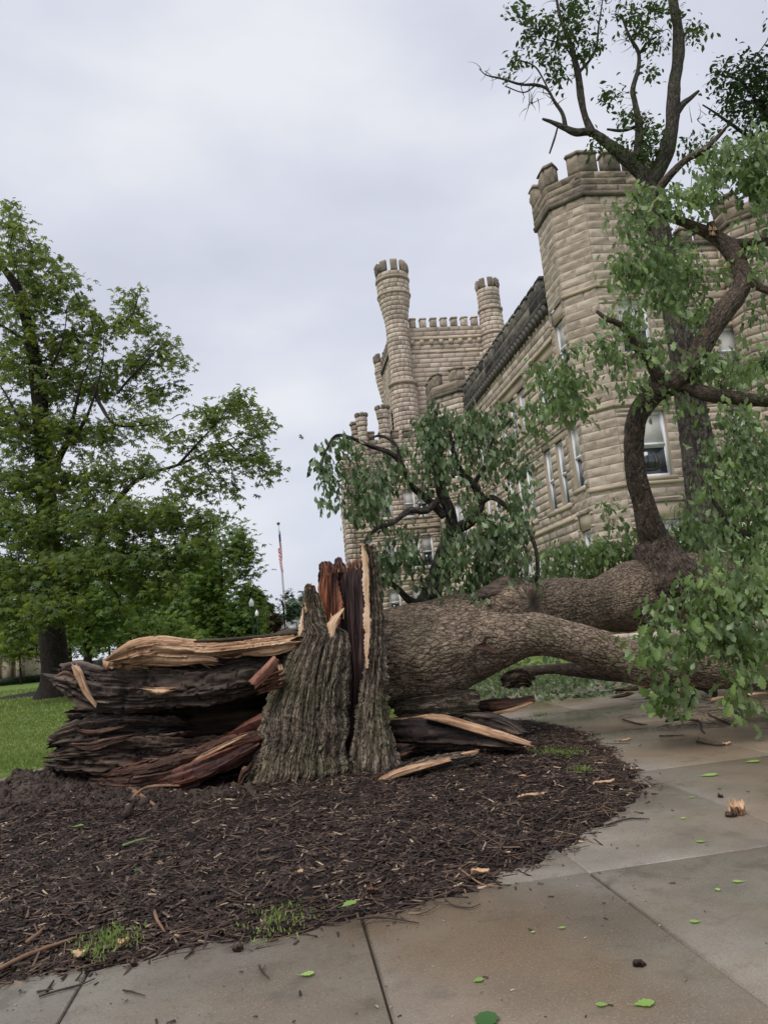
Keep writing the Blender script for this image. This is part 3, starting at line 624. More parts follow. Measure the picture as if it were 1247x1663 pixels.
# solid cores
core = Acc(); core.add(STbox(s0c+.05, 30.9, tL+.45, tL+2*c_+LF-.45, 0, 18.6), BQ); core.add(STbox(s0f+.5, 29, tL+c_, tL+c_+LF, 0, 18.6), BQ)
core.add(STbox(31, 59.5, 13.05, 26, 0, 15.0), BQ)
# ---- main facade (recedes)
fA = fmap(46.4, 12.62, -1, 0, 0, -1); UA = lambda s: 46.4-s
def SH(s0, s1, z0, z1): return (UA(s1), UA(s0), z0, z1)
W1 = [SH(*a, 6.3, 9.2) for a in ((31.2, 32.1), (32.75, 33.7), (35.55, 36.65), (37.1, 38.1), (38.6, 39.6), (41.6, 42.6), (43.1, 44.2))]
W2 = [SH(*a, 10.7, 12.95) for a in ((31.0, 31.95), (32.25, 33.3), (35.2, 36.3), (36.85, 37.9), (38.5, 39.5), (41.6, 42.6), (43.3, 44.4))]
W0 = [SH(*a, 3.0, 4.7) for a in ((31.2, 32.2), (32.75, 33.7), (35.6, 36.6), (37.1, 38.1), (38.6, 39.6), (41.6, 42.6), (43.1, 44.2))]
PL = [SH(30.55, 33.8, 12.95, 13.5), SH(35, 40.15, 12.95, 13.5), SH(41.4, 45.4, 12.95, 13.5), SH(30.7, 33.8, 9.2, 9.5), SH(35.2, 39.9, 9.2, 9.6)]
courses(fA, 0, 46.4-30.45, 0, 14.9, W1+W2+W0, acc=stones, tm=RTs, wall=wall, ch=.36, plain=PL)
for H in W1+W2: window(fA, H, blind=random.choice([.4, .5, .55, .9]))
for H in W0: window(fA, H, blind=.5)
for H in PL: panel(fA, H, -.03)
for (a0, a1) in ((30.9, 33.9), (35.3, 39.9), (41.3, 45)): sill(fA, UA(a1), UA(a0), 6.3, .18, .12)
for (a0, a1) in ((30.7, 33.6), (35.0, 40.0), (41.3, 45.2)): sill(fA, UA(a1), UA(a0), 10.7, .16, .12)
for (a0, a1) in ((30.55, 33.85), (34.95, 40.2), (41.35, 45.45)): sill(fA, UA(a1), UA(a0), 13.6, .1, .12, 'hood_mould')
for (a0, a1) in ((33.7, 35.3), (40.1, 41.5)): sill(fA, UA(a1), UA(a0), 12.5, .14, .14); sill(fA, UA(a1), UA(a0), 8.75, .12, .12)
sill(fA, 0, 46.4-30.5, 5.7, .16, .1, 'string_course')
# corbels + parapet + merlons, dark with weather
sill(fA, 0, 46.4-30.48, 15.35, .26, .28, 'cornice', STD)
cm = None
nC = 34
for i in range(nC):
    u = (i+.5)*(46.4-30.5)/nC
    if cm is None:
        a = Acc(); a.add(np.array([[-.11, 0, .2], [.11, 0, .2], [.11, .1, 0], [-.11, .1, 0], [-.12, 0, .42], [.12, 0, .42], [.12, .3, .42], [-.12, .3, .42], ]), [[3, 2, 1, 0], [4, 5, 6, 7], [0, 1, 5, 4], [1, 2, 6, 5], [2, 3, 7, 6], [3, 0, 4, 7]], tone=.4); cm = a.build('corbel', STD, link=False)
    B = fA(np.array([[u, 14.68, 0], [u+1, 14.68, 0], [u, 14.68, 1]])); x_, y_ = B[1]-B[0], B[2]-B[0]
    inst('corbel', cm, castle, Matrix([[x_[0], y_[0], 0, B[0][0]], [x_[1], y_[1], 0, B[0][1]], [0, 0, 1, 14.68], [0, 0, 0, 1]]))
u = 0; 
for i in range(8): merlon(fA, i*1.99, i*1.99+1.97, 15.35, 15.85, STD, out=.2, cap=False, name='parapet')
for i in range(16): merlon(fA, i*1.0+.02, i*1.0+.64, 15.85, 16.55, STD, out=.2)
# ---- wall right of the turret, and the turret beyond it
fW = fmap(28.9, 17.2, 0, 1, -1, 0)
WR = [(2.0, 3.2, 7.3, 9.6), (2.0, 3.2, 11.0, 13.1), (.6, 1.5, 11.0, 13.1)]
courses(fW, 0, 3.6, 0, 16.9, WR, acc=stones, tm=RTs, wall=wall)
for H in WR: window(fW, H, blind=.8); sill(fW, H[0]-.1, H[1]+.1, H[2])
sill(fW, 0, 3.5, 17.0, .18, .15, 'cornice', STM)
for i in range(4): merlon(fW, .1+i*.9, .65+i*.9, 17.0, 17.7, STM, out=.05)
core.add(STbox(29.4, 45, 17.3, 34, 0, 16.4), BQ)
tR = 19.95
g1 = fmap(28.9, tR, -1, 0, 0, -1); g2 = fmap(28.0, tR, -r2, r2, -r2, -r2); g3 = fmap(27.0, tR+1.0, 0, 1, -1, 0)
for (f, L) in ((g1, .9), (g2, 1.41), (g3, 3.2)): courses(f, 0, L, 0, 17.3, (), acc=stones, tm=RTs, wall=wall)
band([(g1, .9), (g2, 1.41), (g3, 3.2)], 17.4, .18, .15, STM)
for (f, L) in ((g1, .9), (g2, 1.41), (g3, 3.2)): merlon(f, -.04, L+.04, 17.4, 17.9, STM, cap=False, name='parapet')
for (f, a0, a1) in ((g1, .1, .6), (g2, 0, .45), (g2, .95, 1.45), (g3, .4, 1.1), (g3, 1.5, 2.2)): merlon(f, a0, a1, 17.9, 18.6, STM)
core.add(STbox(28.2, 33, tR+.5, 25, 0, 17.3), BQ)
# ---- second octagonal turret half way along
q0, qt, qc = 45.7, 10.9, 1.25
h1 = fmap(q0+qc+2.2, qt, -1, 0, 0, -1); h2 = fmap(q0+qc, qt, -r2, r2, -r2, -r2); h3_ = fmap(q0, qt+qc, 0, 1, -1, 0); h4 = fmap(q0, qt+qc+1.9, r2, r2, -r2, r2)
lc = qc/r2
for (f, L, hs) in ((h1, 2.2, [(.7, 1.5, 6.3, 9.2)]), (h2, lc, [(.5, 1.25, 6.4, 9.2), (.5, 1.25, 10.8, 13)]), (h3_, 1.9, [(.5, 1.35, 6.4, 9.2)]), (h4, lc, [])):
    courses(f, 0, L, 0, 16.2, hs, acc=stones, tm=RTs, wall=wall)
    for H in hs: window(f, H, blind=.5)
    sill(f, -.05, L+.05, 16.4, .22, .16, 'cornice', STM); sill(f, -.05, L+.05, 9.7, .14, .1, 'string_course')
    merlon(f, -.04, L+.04, 16.4, 16.95, STM, cap=False, name='parapet')
for (f, a0, a1) in ((h1, .2, .75), (h1, 1.3, 1.9), (h2, -.03, .45), (h2, 1.25, lc+.03), (h3_, -.03, .5), (h3_, .9, 1.45), (h4, -.03, .4), (h4, 1.2, lc+.03)): merlon(f, a0, a1, 16.95, 17.85, STM)
core.add(STbox(q0+qc-.1, q0+qc+4, qt+.4, qt+3.6, 0, 16.3), BQ); core.add(STbox(q0+.45, q0+3, qt+qc, qt+qc+1.9, 0, 16.3), BQ)
# ---- far wing, front face across the view
fB = fmap(60, 5.9, 0, 1, -1, 0); fBl = fmap(66, 5.9, -1, 0, 0, -1)
WB = [(a, a+.95, z0, z1) for a in (.75, 2.6, 4.5, 5.6) for (z0, z1) in ((6.5, 9.0), (10.6, 12.8), (3.0, 4.9))]
WB = [H for H in WB if not (H[0] == .75 and H[2] > 10)]
plB = [(a-.15, a+1.1, z, z+.5) for a in (2.6, 4.5, 5.6) for z in (9.1, 12.9)]
courses(fB, 0, 9, 0, 15.6, WB, acc=far_st, tm=RTs, wall=wall, ch=.4, plain=[]); courses(fBl, 0, 6, 0, 13.2, (), acc=far_st, tm=RTs, wall=wall, ch=.4)
for H in WB: window(fB, H, blind=random.choice([.4, .5, .6])); sill(fB, H[0]-.15, H[1]+.15, H[2])
for z in (5.7, 9.8, 13.7): sill(fB, 0, 8.9, z, .18, .12, 'string_course')
core.add(STbox(60.5, 70, 6.4, 16, 0, 15.5), BQ)
fB2 = fmap(60.3, 8.0, 0, 1, -1, 0); courses(fB2, 0, 7, 15.6, 17.2, (), acc=far_st, tm=RTs, wall=wall, ch=.4)
for i in range(7): merlon(fB2, i*1.0, i*1.0+.6, 17.2, 17.9, STM, out=.05)
for i in range(4): merlon(fB, .05+i*.6, .4+i*.6, 15.6, 16.1, STM, out=.03)
core.add(STbox(60.8, 66, 8.3, 15, 15, 17.1), BQ)
def round_turret(s, t, rf, z0, z1, zt, nm=7, m=STN, mm=STM, a0=-2.0, a1=2.0, ch=.4, rings=(), mer=.75):
    f = cmap(s, t, rf); rm = float(rf(np.array([z1]))[0])
    courses(f, a0, a1, z0, z1, (), acc=far_st, tm=RTs, wall=wall, ch=ch, bl=(.55, .9), uscale=rm, depth=.038)
    a = Acc(); nz_ = 24; zz_ = np.linspace(z0, z1, nz_); an = np.linspace(0, 2*math.pi, 25)[:-1]
    P = np.array([[b_, z_, -.12] for z_ in zz_ for b_ in an]); a.add(f(P), gridQ(nz_, 24)); 
    a.add(f(np.array([[b_, z1-.05, -.1] for b_ in an]+[[0, z1-.05, -rm]])), None, [[i, (i+1) % 24, 24] for i in range(24)])
    a.build('turret_core', MOR, castle)
    for (zr, hr, orr) in rings:
        a = Acc(); X_ = []
        for (zq, oq) in ((zr, -.1), (zr, orr*.6), (zr+hr*.4, orr), (zr+hr, orr), (zr+hr, -.1)): X_ += [[b_, zq, oq] for b_ in an]
        a.add(f(np.array(X_)), gridQ(5, 24)); a.build('ring_course', m, castle)
    da = 2*math.pi/(nm)
    for i in range(nm): merlon(f, i*da-da*.31, i*da+da*.31, z1, zt, mm, th=.28, out=.03, cap=False)
# tall tower: front face, left side face, corbelled corner turrets
tw = 64.0; t0_, t1_ = 12.0, 20.6
fT = fmap(tw, t0_, 0, 1, -1, 0); fTl = fmap(tw+9, t0_-.3, -1, 0, 0, -1)
courses(fT, 0, t1_-t0_, 13, 28.2, (), acc=far_st, tm=RTs, wall=wall, ch=.42, bl=(.8, 1.5), depth=.06); courses(fTl, 0, 9, 13, 27.6, [(3.6, 4.5, 20, 22)], acc=far_st, tm=RTs, wall=wall, ch=.42)
sill(fT, .9, t1_-t0_-.9, 27.2, .2, .16, 'cornice'); sill(fT, .9, t1_-t0_-.9, 25.9, .12, .08, 'string_course')
for i in range(8):
    u = 1.1+i*.88; sill(fT, u, u+.35, 26.98, .42, .16, 'corbel')
for i in range(7): u = 1.25+i*.95; merlon(fT, u, u+.55, 28.2, 29.1, STN, out=.02)
sill(fTl, 0, 9, 27.0, .25, .2, 'cornice', STD)
for i in range(8): merlon(fTl, .3+i*1.05, .9+i*1.05, 27.6, 28.4, STM, out=.02)
core.add(STbox(tw+.5, tw+9, t0_+.2, t1_, 0, 28.0), BQ)
def rfA(z): return np.interp(z, [13, 23.0, 23.05, 28.5, 31.0, 34], [1.12, 1.12, .98, .98, 1.42, 1.42])
round_turret(tw-.2, 12.05, rfA, 13, 33.0, 34.0, 9, rings=((22.7, .35, .2), (30.9, .2, .1), (32.3, .25, .12)))
def rfB(z): return np.interp(z, [20, 27, 29.5, 40], [1.12, 1.12, 1.0, 1.0])
round_turret(tw-.1, 20.75, rfB, 20, 31.4, 32.3, 8, rings=((29.3, .25, .14), (27.0, .2, .1)))
def rfC(z): return np.interp(z, [13, 24, 26.5, 40], [.5, .5, .95, .95])
round_turret(tw+9, 12.1, rfC, 13, 28.2, 29.1, 7, rings=((27.2, .2, .1),))
for (px, py, s, r_, zb_, rg) in ((586, 672, 60, .36, 11, 1), (577, 686, 61.5, .33, 11, 1), (620, 660, 60, .42, 15.5, 1), (558, 742, 60, .34, 4, 1)):
    d_ = ray(px, py); P = CAM+d_*(s/(d_@D1)); t_c, zt = P@D2, P[2]
    round_turret(s-.05, t_c, (lambda z, r_=r_, zt=zt: np.interp(z, [0, zt-1.0, zt-.8, zt+1], [r_, r_, r_*1.25, r_*1.25])), zb_, zt-.35, zt, 6, rings=((zt-1.1, .15, .08),), ch=.4)
w_ = wall.build('wall', [MOR], castle); w2 = core.build('inner_wall', [MOR], castle)
o = stones.build('stone_block', STN, castle); tag(o, kind='stuff'); o = far_st.build('stone_block', STN, castle); tag(o, kind='stuff')

# ================================================================== THE BROKEN STUMP AND THE FALLEN TREE
def fissures(u, v, seed, wf=1.0):
    """elongated interlacing plates. u across, v along, both in plate units. returns relief 0..1, fissure attribute, plate random"""
    wu = u+.45*wf*vn(u*.35+v*.3, v*.45-u*.2, seed=seed+1); wv = v+.5*vn(u*.6-v*.3, v*.6+u*.4, seed=seed+3)
    a = np.abs(vn(wu+.25*wv, wv*.8-.45*wu, seed=seed+4)); b = np.abs(vn(wu*1.9+7-.5*wv, wv*1.7+.8*wu, seed=seed+5)); c = np.abs(vn(wu*1.3+3, wv*3.4+1.1*wu, seed=seed+6))
    ea, eb, ec = sstep(.0, .30, a), sstep(0, .22, b), sstep(0, .12, c)
    rel = ea*(.55+.30*eb)+.15*ec; pl = .5+.5*vn(wu*.9+11, wv*1.3, seed=seed+7)
    return rel*(.75+.4*pl), np.clip(ea*(.35+.4*eb+.25*ec), 0, 1), pl
def barkfn(cw, ch, amp, seed, lump=.04, rr=.5, ridge=True):
    def f(ang, q, r, X):
        an2 = np.where(ang > math.pi, ang-2*math.pi, ang); u = an2*rr/cw; v = q/ch; seam = math.pi-np.abs(an2)
        rel, crev, pl = fissures(u, v, seed)
        fine = fbm(X[..., 0]*26, X[..., 1]*26, X[..., 2]*26, 3, seed+7); big = fbm(X[..., 0]*1.6, X[..., 1]*1.6, X[..., 2]*1.6, 3, seed+9)
        k = sstep(0, .12, seam)
        sc_r = np.clip(r/.13, .05, 1)*np.ones_like(ang)
        return (amp*(rel*k+.14*fine)+lump*big)*sc_r, np.clip(.35+.75*crev*k+.10*fine, 0, 1), an2*r, q
    return f
tree = thing('fallen_tree', 'huge snapped tree lying behind the stump, its leafy limbs reaching up and across the walk', 'fallen tree', A(900, 1040, 11)*[1, 1, 0])
def bark_tube(name, lst, nu, nv, cw, ch, amp, mt, seed, parent, lump=.04, cap=True, pts=None):
    P = PXP(lst) if pts is None else np.asarray(pts); rr = float(np.mean(P[:, 3])); a = Acc()
    add_tube(a, P, nu, nv, barkfn(cw, ch, amp, seed, lump, rr), cap=cap, tone=.5)
    return a.build(name, mt, parent, smooth=True)
# trunk: emerges behind the stump, forks into a rising limb and a long low limb
bark_tube('trunk', [(520, 1083, 10.55, 120), (560, 1078, 10.45, 150), (640, 1068, 10.4, 150), (720, 1050, 10.5, 144), (790, 1026, 10.75, 126), (850, 1002, 11.1, 100), (900, 990, 11.5, 96), (950, 983, 11.9, 92), (1020, 972, 12.2, 100), (1080, 957, 12.4, 104), (1140, 948, 12.9, 88), (1220, 942, 13.6, 78), (1300, 935, 14.2, 66)],
          400, 900, .030, .085, .016, BARK, 21, tree, lump=.075)
bark_tube('limb', [(730, 1060, 10.5, 105), (790, 1040, 10.35, 96), (850, 1030, 10.2, 74), (905, 1037, 10.1, 59), (960, 1053, 10.05, 58), (1040, 1076, 10.0, 60), (1130, 1090, 10.05, 56), (1210, 1092, 10.2, 50), (1300, 1088, 10.4, 44)], 230, 620, .028, .08, .012, BARK, 37, tree, lump=.045)
# burl with its broken rim where the two limbs part
bark_tube('burl', [(780, 1015, 10.7, 90), (812, 994, 10.5, 84), (840, 981, 10.35, 74), (858, 976, 10.25, 60), (866, 975, 10.2, 30)], 200, 130, .03, .07, .014, BARK, 41, tree, lump=.06)
for (l_, sd) in (([(795, 965, 10.35, 26), (815, 950, 10.3, 24), (832, 946, 10.25, 22), (848, 953, 10.2, 16)], 3), ([(770, 972, 10.4, 14), (800, 960, 10.3, 22), (830, 958, 10.2, 12)], 4)):
    bark_tube('broken_rim', l_, 40, 50, .05, .08, .02, CHARG, sd, tree, lump=.05)
# swelling under the limb base and the rising crooked limb
bark_tube('limb_collar', [(1095, 985, 12.15, 60), (1088, 950, 12.1, 108), (1080, 925, 12.1, 92), (1070, 898, 12.15, 66), (1064, 880, 12.2, 52)], 130, 110, .05, .07, .03, BARKR, 43, tree, lump=.09)
bark_tube('rising_limb', [(1075, 925, 12.2, 58.8), (1066, 885, 12.2, 47.0), (1055, 855, 12.1, 39.5), (1043, 810, 12.0, 31.8), (1032, 765, 11.9, 28.7), (1029, 715, 11.8, 27.2), (1036, 672, 11.7, 28.7), (1060, 640, 11.6, 31.8), (1095, 622, 11.5, 32.5), (1125, 590, 11.5, 31.0), (1148, 545, 11.5, 28.7), (1175, 505, 11.5, 28.0), (1202, 472, 11.6, 25.7), (1203, 440, 11.7, 23.4), (1185, 405, 11.8, 24.2), (1160, 385, 11.9, 21.2), (1120, 365, 12.0, 15.8), (1080, 350, 12.1, 12.9), (1055, 330, 12.3, 9.8), (1040, 318, 12.4, 5.3)],
          84, 560, .05, .12, .018, BARKR, 47, tree, lump=.025)
LIMBS = [
 [(1110, 628, 11.5, 22), (1150, 640, 11.3, 24), (1190, 646, 11.2, 22), (1250, 652, 11.1, 19), (1310, 655, 11, 15)],
 [(1170, 400, 11.9, 26), (1210, 396, 11.8, 18), (1260, 391, 11.7, 15), (1310, 385, 11.6, 11)],
 [(1190, 410, 11.8, 22), (1208, 440, 11.6, 18), (1225, 462, 11.5, 14), (1260, 478, 11.4, 10)],
 [(1075, 640, 11.6, 24), (1062, 600, 11.4, 18), (1035, 565, 11.3, 14), (1010, 530, 11.2, 11), (985, 518, 11.1, 8), (968, 505, 11.1, 5)],
 [(1045, 350, 12.4, 12), (1075, 300, 12.2, 14), (1110, 262, 12.0, 11), (1140, 245, 11.9, 11), (1165, 222, 11.9, 7), (1180, 205, 11.8, 4)],
 [(1160, 385, 11.9, 16), (1156, 372, 11.8, 14), (1153, 362, 11.8, 13)],
 [(690, 990, 11.0, 40), (702, 960, 11.0, 31), (710, 930, 11.0, 27), (720, 895, 10.9, 23), (733, 862, 10.9, 21), (730, 830, 10.8, 18), (717, 800, 10.8, 17), (712, 765, 10.8, 15), (700, 730, 10.8, 10), (705, 690, 10.7, 7), (712, 655, 10.7, 4)],
 [(722, 838, 10.8, 14), (695, 812, 10.7, 12), (668, 788, 10.6, 10), (650, 752, 10.5, 9), (632, 735, 10.4, 8), (600, 724, 10.3, 7), (572, 712, 10.2, 6), (545, 708, 10.1, 5), (528, 735, 10, 3.5), (516, 762, 10, 2.5)],
 [(655, 760, 10.5, 7), (640, 720, 10.4, 6), (618, 708, 10.4, 5), (600, 712, 10.4, 3)],
 [(712, 812, 10.7, 11), (690, 830, 10.5, 10), (664, 829, 10.3, 9), (640, 848, 10.1, 7), (610, 860, 10, 6), (592, 880, 9.9, 4.5), (585, 900, 9.9, 3)],
 [(735, 862, 10.9, 18), (765, 845, 10.8, 17), (780, 815, 10.8, 15), (770, 788, 10.7, 12), (750, 768, 10.7, 10), (738, 740, 10.6, 8), (730, 700, 10.6, 5)],
 [(776, 818, 10.8, 10), (800, 808, 10.7, 9), (830, 830, 10.6, 8), (850, 850, 10.5, 7), (868, 885, 10.4, 6), (873, 930, 10.4, 6), (868, 945, 10.5, 6)],
 [(770, 785, 10.7, 8), (790, 750, 10.7, 7), (800, 715, 10.7, 5), (830, 680, 10.6, 4)],
 [(690, 985, 11, 16), (665, 975, 10.8, 12), (645, 955, 10.6, 9), (625, 942, 10.5, 7), (605, 935, 10.4, 4)],
 [(1150, 1105, 10, 11), (1160, 1128, 10.1, 8), (1140, 1118, 10.1, 7), (1128, 1122, 10.1, 6), (1120, 1145, 10.2, 5), (1108, 1165, 10.4, 4), (1080, 1172, 10.6, 3)],
 [(1141, 1119, 10.1, 6), (1128, 1118, 10.2, 5), (1112, 1120, 10.3, 3)],
]
for k, l_ in enumerate(LIMBS):
    bark_tube('branch', l_, 22, 60, .05, .1, .008, BARKR if k < 6 else BARKG, 60+k, tree, lump=.012)
SNAP = True
# wound on the trunk
bark_tube('limb', [(840, 1092, 13.2, 10), (890, 1087, 13.1, 18), (950, 1088, 13, 24), (1030, 1094, 13, 28), (1120, 1100, 13.2, 30), (1240, 1100, 13.5, 28)], 40, 120, .05, .1, .01, BARKR, 55, tree)
a = Acc(); c = A(800, 1045, 9.92); 
for i in range(5):
    q = np.linspace(0, 2*math.pi, 25)[:-1]; s_ = 1-i/4.5
    P = np.array([A(803+math.cos(t)*27*s_*(1+.2*math.sin(3*t)+.1*math.sin(7*t)), 1046+math.sin(t)*13*s_*(1+.15*math.sin(5*t)), 9.90+.012*i) for t in q]); a.add(P, None if i else None)
V = np.concatenate(a.V); a = Acc(); a.add(V, gridQ(5, 24), None, 0, tone=np.repeat([.4, .25, .2, .15, .1], 24), crev=np.repeat([.7, .5, .4, .25, .15], 24)); a.build('wound', REDB, tree, smooth=True)

# split slab: a long board-like mass of torn wood, grain along the path
def slab(name, lst, depth, mt, seed, parent, nu=64, nv=150, amp=.05, jag=.12, grain=9, pw=.62, tilt=0, endm=None, tone=None, X0=None):
    """lst: (px,py,Y,height_px) ; depth in m ; cross-section a superellipse"""
    P = PXP(lst); S, q = catmull(P, nv); C, r = S[:, :3], S[:, 3]; T_ = np.gradient(C, axis=0); T_ /= np.linalg.norm(T_, axis=1)[:, None]
    upv = np.array([0, math.sin(tilt), math.cos(tilt)]); b = np.cross(T_, upv); b /= np.linalg.norm(b, axis=1)[:, None]; n_ = np.cross(b, T_)
    ang = np.arange(nu)*2*math.pi/nu; ca, sa = np.cos(ang), np.sin(ang)
    cx = np.sign(ca)*np.abs(ca)**pw; sy = np.sign(sa)*np.abs(sa)**pw
    A_, Q_ = np.meshgrid(ang, q)
    ce, se = np.cos(A_)*grain/6.28*1.0, np.sin(A_)*grain/6.28
    g = fbm(ce*2.2, se*2.2, Q_*1.1, 4, seed); g2 = fbm(ce*6, se*6, Q_*2.5+3, 3, seed+3); rdg = 1-np.abs(vn(ce*2.6, se*2.6, Q_*.9, seed+6))*2
    step = np.floor(vn(ce*1.8, se*1.8, Q_*1.2, seed+8)*3)/3
    g3 = fbm(ce*17, se*17, Q_*5, 3, seed+12); chunk = np.abs(vn(ce*.9+.5*g+.3*Q_, se*.9, Q_*1.9, seed+15)); cr_ = sstep(0, .16, chunk)
    dsp = amp*(.9*g+.45*g2+.5*rdg+.45*step+.32*g3-.5*(1-cr_))
    pu = A_/6.2832*max(8, int((r.mean()*2+depth)*2.2/.055)); nper = max(8, int((r.mean()*2+depth)*2.2/.055))
    w1, w2_, wc = worley(pu, Q_/.42+.6*vn(pu*.5, Q_*2, seed=seed+21), seed+22, nper); x1, x2, xc = worley(pu*2.7, Q_/.22+2, seed+23, None)
    fib = (wc-.5)*1.1+(xc-.5)*.45-.45*(1-sstep(0, .10, w2_-w1))
    fib_e = np.array([h3(np.array([int(v_)]), np.array([seed]), np.array([3]), 5)[0] for v_ in pu[0]*1.6])
    dsp = dsp*.55+amp*.75*fib
    dd = depth/2
    X = C[:, None]+n_[:, None]*(sy[None, :]*r[:, None]*1.0+np.sign(sy)[None]*dsp*np.minimum(1, r[:, None]/.08)*np.abs(sa)[None])[..., None]+b[:, None]*(cx[None, :]*dd+cx[None]*dsp*1.2)[..., None]
    # jagged ends: push the end rings along the grain
    for e_, sg in ((0, -1), (nv-1, 1)):
        jj = jag*(.6*vn(ang*4.3, ang*0+seed, seed=seed)+1.5*(fib_e-.5)*(1 if sg < 0 else -1))
        for k in range(14):
            i = e_-sg*k; X[i] += T_[i]*(jj*(1-k/14))[:, None]*sg
    crev = np.clip((.62+.40*g+.3*g2+.35*g3)*(.4+.6*cr_)*(.35+.65*sstep(0, .09, w2_-w1)), 0, 1); tn = np.clip(.42+.2*step+.2*g2+.2*g3+.5*(wc-.5)+.25*(xc-.5)+(0 if tone is None else tone), 0, 1)
    a = Acc(); V = np.vstack([X.reshape(-1, 3), X[0].mean(0)+T_[0]*.05, X[-1].mean(0)-T_[-1]*.05]); L = nu*nv
    a.add(V, gridQ(nv, nu), None, 0, bu=np.append((A_*depth*.5).ravel(), [0, 0]), bv=np.append(Q_.ravel(), [0, 0]), crev=np.append(crev.ravel(), [.5, .5]), tone=np.append(tn.ravel(), [.5, .5]))
    j = np.arange(nu); k = (j+1) % nu
    T3 = np.vstack([np.stack([np.full(nu, L), k, j], -1), np.stack([np.full(nu, L+1), (nv-1)*nu+j, (nv-1)*nu+k], -1)]); a.T.append(T3); a.fmt.append(np.full(len(T3), 1 if endm else 0))
    return a.build(name, [mt, endm] if endm else [mt], parent, smooth=True)
# hollow of the trunk butt: the inside of a half pipe open towards the path
nq, na_ = 160, 110
S, q = catmull(PXP([(150, 1190, 9.9, 120), (230, 1172, 9.9, 175), (330, 1160, 9.9, 205), (430, 1145, 10.0, 205), (520, 1110, 10.2, 185), (600, 1085, 10.4, 150)]), nq)
T_, n_, b_ = frames(S[:, :3]); an = np.linspace(-math.pi*.62, math.pi*.62, na_)
V = []; cv = []; tn = []
for side in (0, 1):
    A_, Q_ = np.meshgrid(an, q)
    g = fbm(A_*3.5, Q_*.7, None, 4, 71); g2 = fbm(A_*12, Q_*2, None, 3, 72); rad = S[:, 3][:, None]*(1-.10*side)+.07*g+.02*g2
    hor = np.array([0, 1.0, 0]); upv = np.array([0, 0, 1.0])
    X = S[:, None, :3]+hor*(np.cos(A_)*rad)[..., None]+upv*(np.sin(A_)*rad)[..., None]
    if side: X[..., 1] -= .05
    V.append(X.reshape(-1, 3)); cv.append(np.clip(.5+.8*g+.3*g2, 0, 1).ravel()); tn.append(np.clip(.35+.5*g, 0, 1).ravel())
L = nq*na_; Q0 = gridQ(nq, na_, False)
edge = [list(range(na_)), [(nq-1)*na_+j for j in range(na_)], [i*na_ for i in range(nq)], [i*na_+na_-1 for i in range(nq)]]
Qe = [[e_[k], e_[k+1], e_[k+1]+L, e_[k]+L] for e_ in edge for k in range(len(e_)-1)]
mk('hollow_shell', np.concatenate(V), np.vstack([Q0, Q0+L, Qe]), None, [BARK, CHAR, REDB], tree, True, {'crev': np.concatenate(cv), 'tone': np.concatenate(tn)}, np.concatenate([np.zeros(len(Q0)), np.ones(len(Q0)), np.full(len(Qe), 2)]))
slab('torn_wood', [(128, 1160, 9.9, 22), (180, 1160, 9.8, 26), (240, 1160, 9.95, 18), (300, 1162, 10.1, 10)], .4, CHAR, 102, tree, amp=.05)
slab('torn_wood', [(205, 1108, 9.35, 30), (235, 1108, 9.3, 58), (320, 1104, 9.3, 62), (400, 1094, 9.35, 58), (480, 1078, 9.5, 54)], .62, CHARG, 103, tree, nu=140, nv=280, amp=.075, jag=.16, grain=6)
slab('torn_sapwood', [(214, 1078, 9.2, 16), (224, 1062, 9.18, 34), (262, 1053, 9.2, 34), (330, 1056, 9.25, 26), (400, 1050, 9.3, 22), (482, 1040, 9.4, 20)], .85, PALE, 104, tree, nu=140, nv=280, amp=.04, jag=.08, grain=9, tone=.0)
slab('torn_sapwood', [(222, 1076, 8.95, 10), (250, 1070, 8.88, 22), (290, 1072, 8.88, 18), (330, 1070, 8.9, 12), (352, 1072, 8.92, 5)], .1, PALE, 125, tree, amp=.014, jag=.05, grain=9, nu=30, nv=70)
slab('torn_sapwood', [(395, 1062, 8.98, 5), (425, 1056, 8.98, 17), (450, 1052, 9.0, 19), (480, 1046, 9.05, 12)], .1, PALE, 126, tree, amp=.014, jag=.05, grain=9, nu=30, nv=60)
slab('bark_edge', [(330, 1041, 9.35, 5), (400, 1037, 9.35, 6), (480, 1029, 9.45, 7)], .8, BARK, 127, tree, amp=.012, jag=.03, nu=24, nv=60)
slab('torn_sapwood', [(186, 1083, 9.2, 8), (200, 1080, 9.2, 14), (222, 1083, 9.2, 16), (240, 1085, 9.2, 8)], .4, PALE, 105, tree, amp=.02, nu=30, nv=50)
slab('torn_wood', [(108, 1094, 9.15, 16), (124, 1100, 9.1, 40), (160, 1117, 9.1, 54), (210, 1122, 9.15, 52), (290, 1122, 9.25, 40), (350, 1122, 9.4, 24)], .42, CHARG, 106, tree, nu=140, nv=280, amp=.07, jag=.2, grain=6, tone=.1)
slab('torn_sapwood', [(121, 1080, 8.86, 3), (127, 1092, 8.84, 10), (134, 1108, 8.84, 9), (143, 1128, 8.84, 8), (156, 1146, 8.86, 5)], .08, PALE, 107, tree, amp=.012, jag=.03, nu=20, nv=50)
slab('torn_sapwood', [(104, 1100, 9.0, 8), (112, 1098, 9.0, 16), (122, 1104, 9.0, 18), (128, 1110, 9.0, 6)], .25, REDB, 108, tree, amp=.035, jag=.08, nu=24, nv=30, tone=.3)
slab('torn_wood', [(150, 1142, 9.3, 8), (200, 1144, 9.25, 22), (250, 1142, 9.35, 18), (300, 1138, 9.5, 6)], .4, REDB, 109, tree, amp=.035, nu=40, nv=110, tone=-.1)
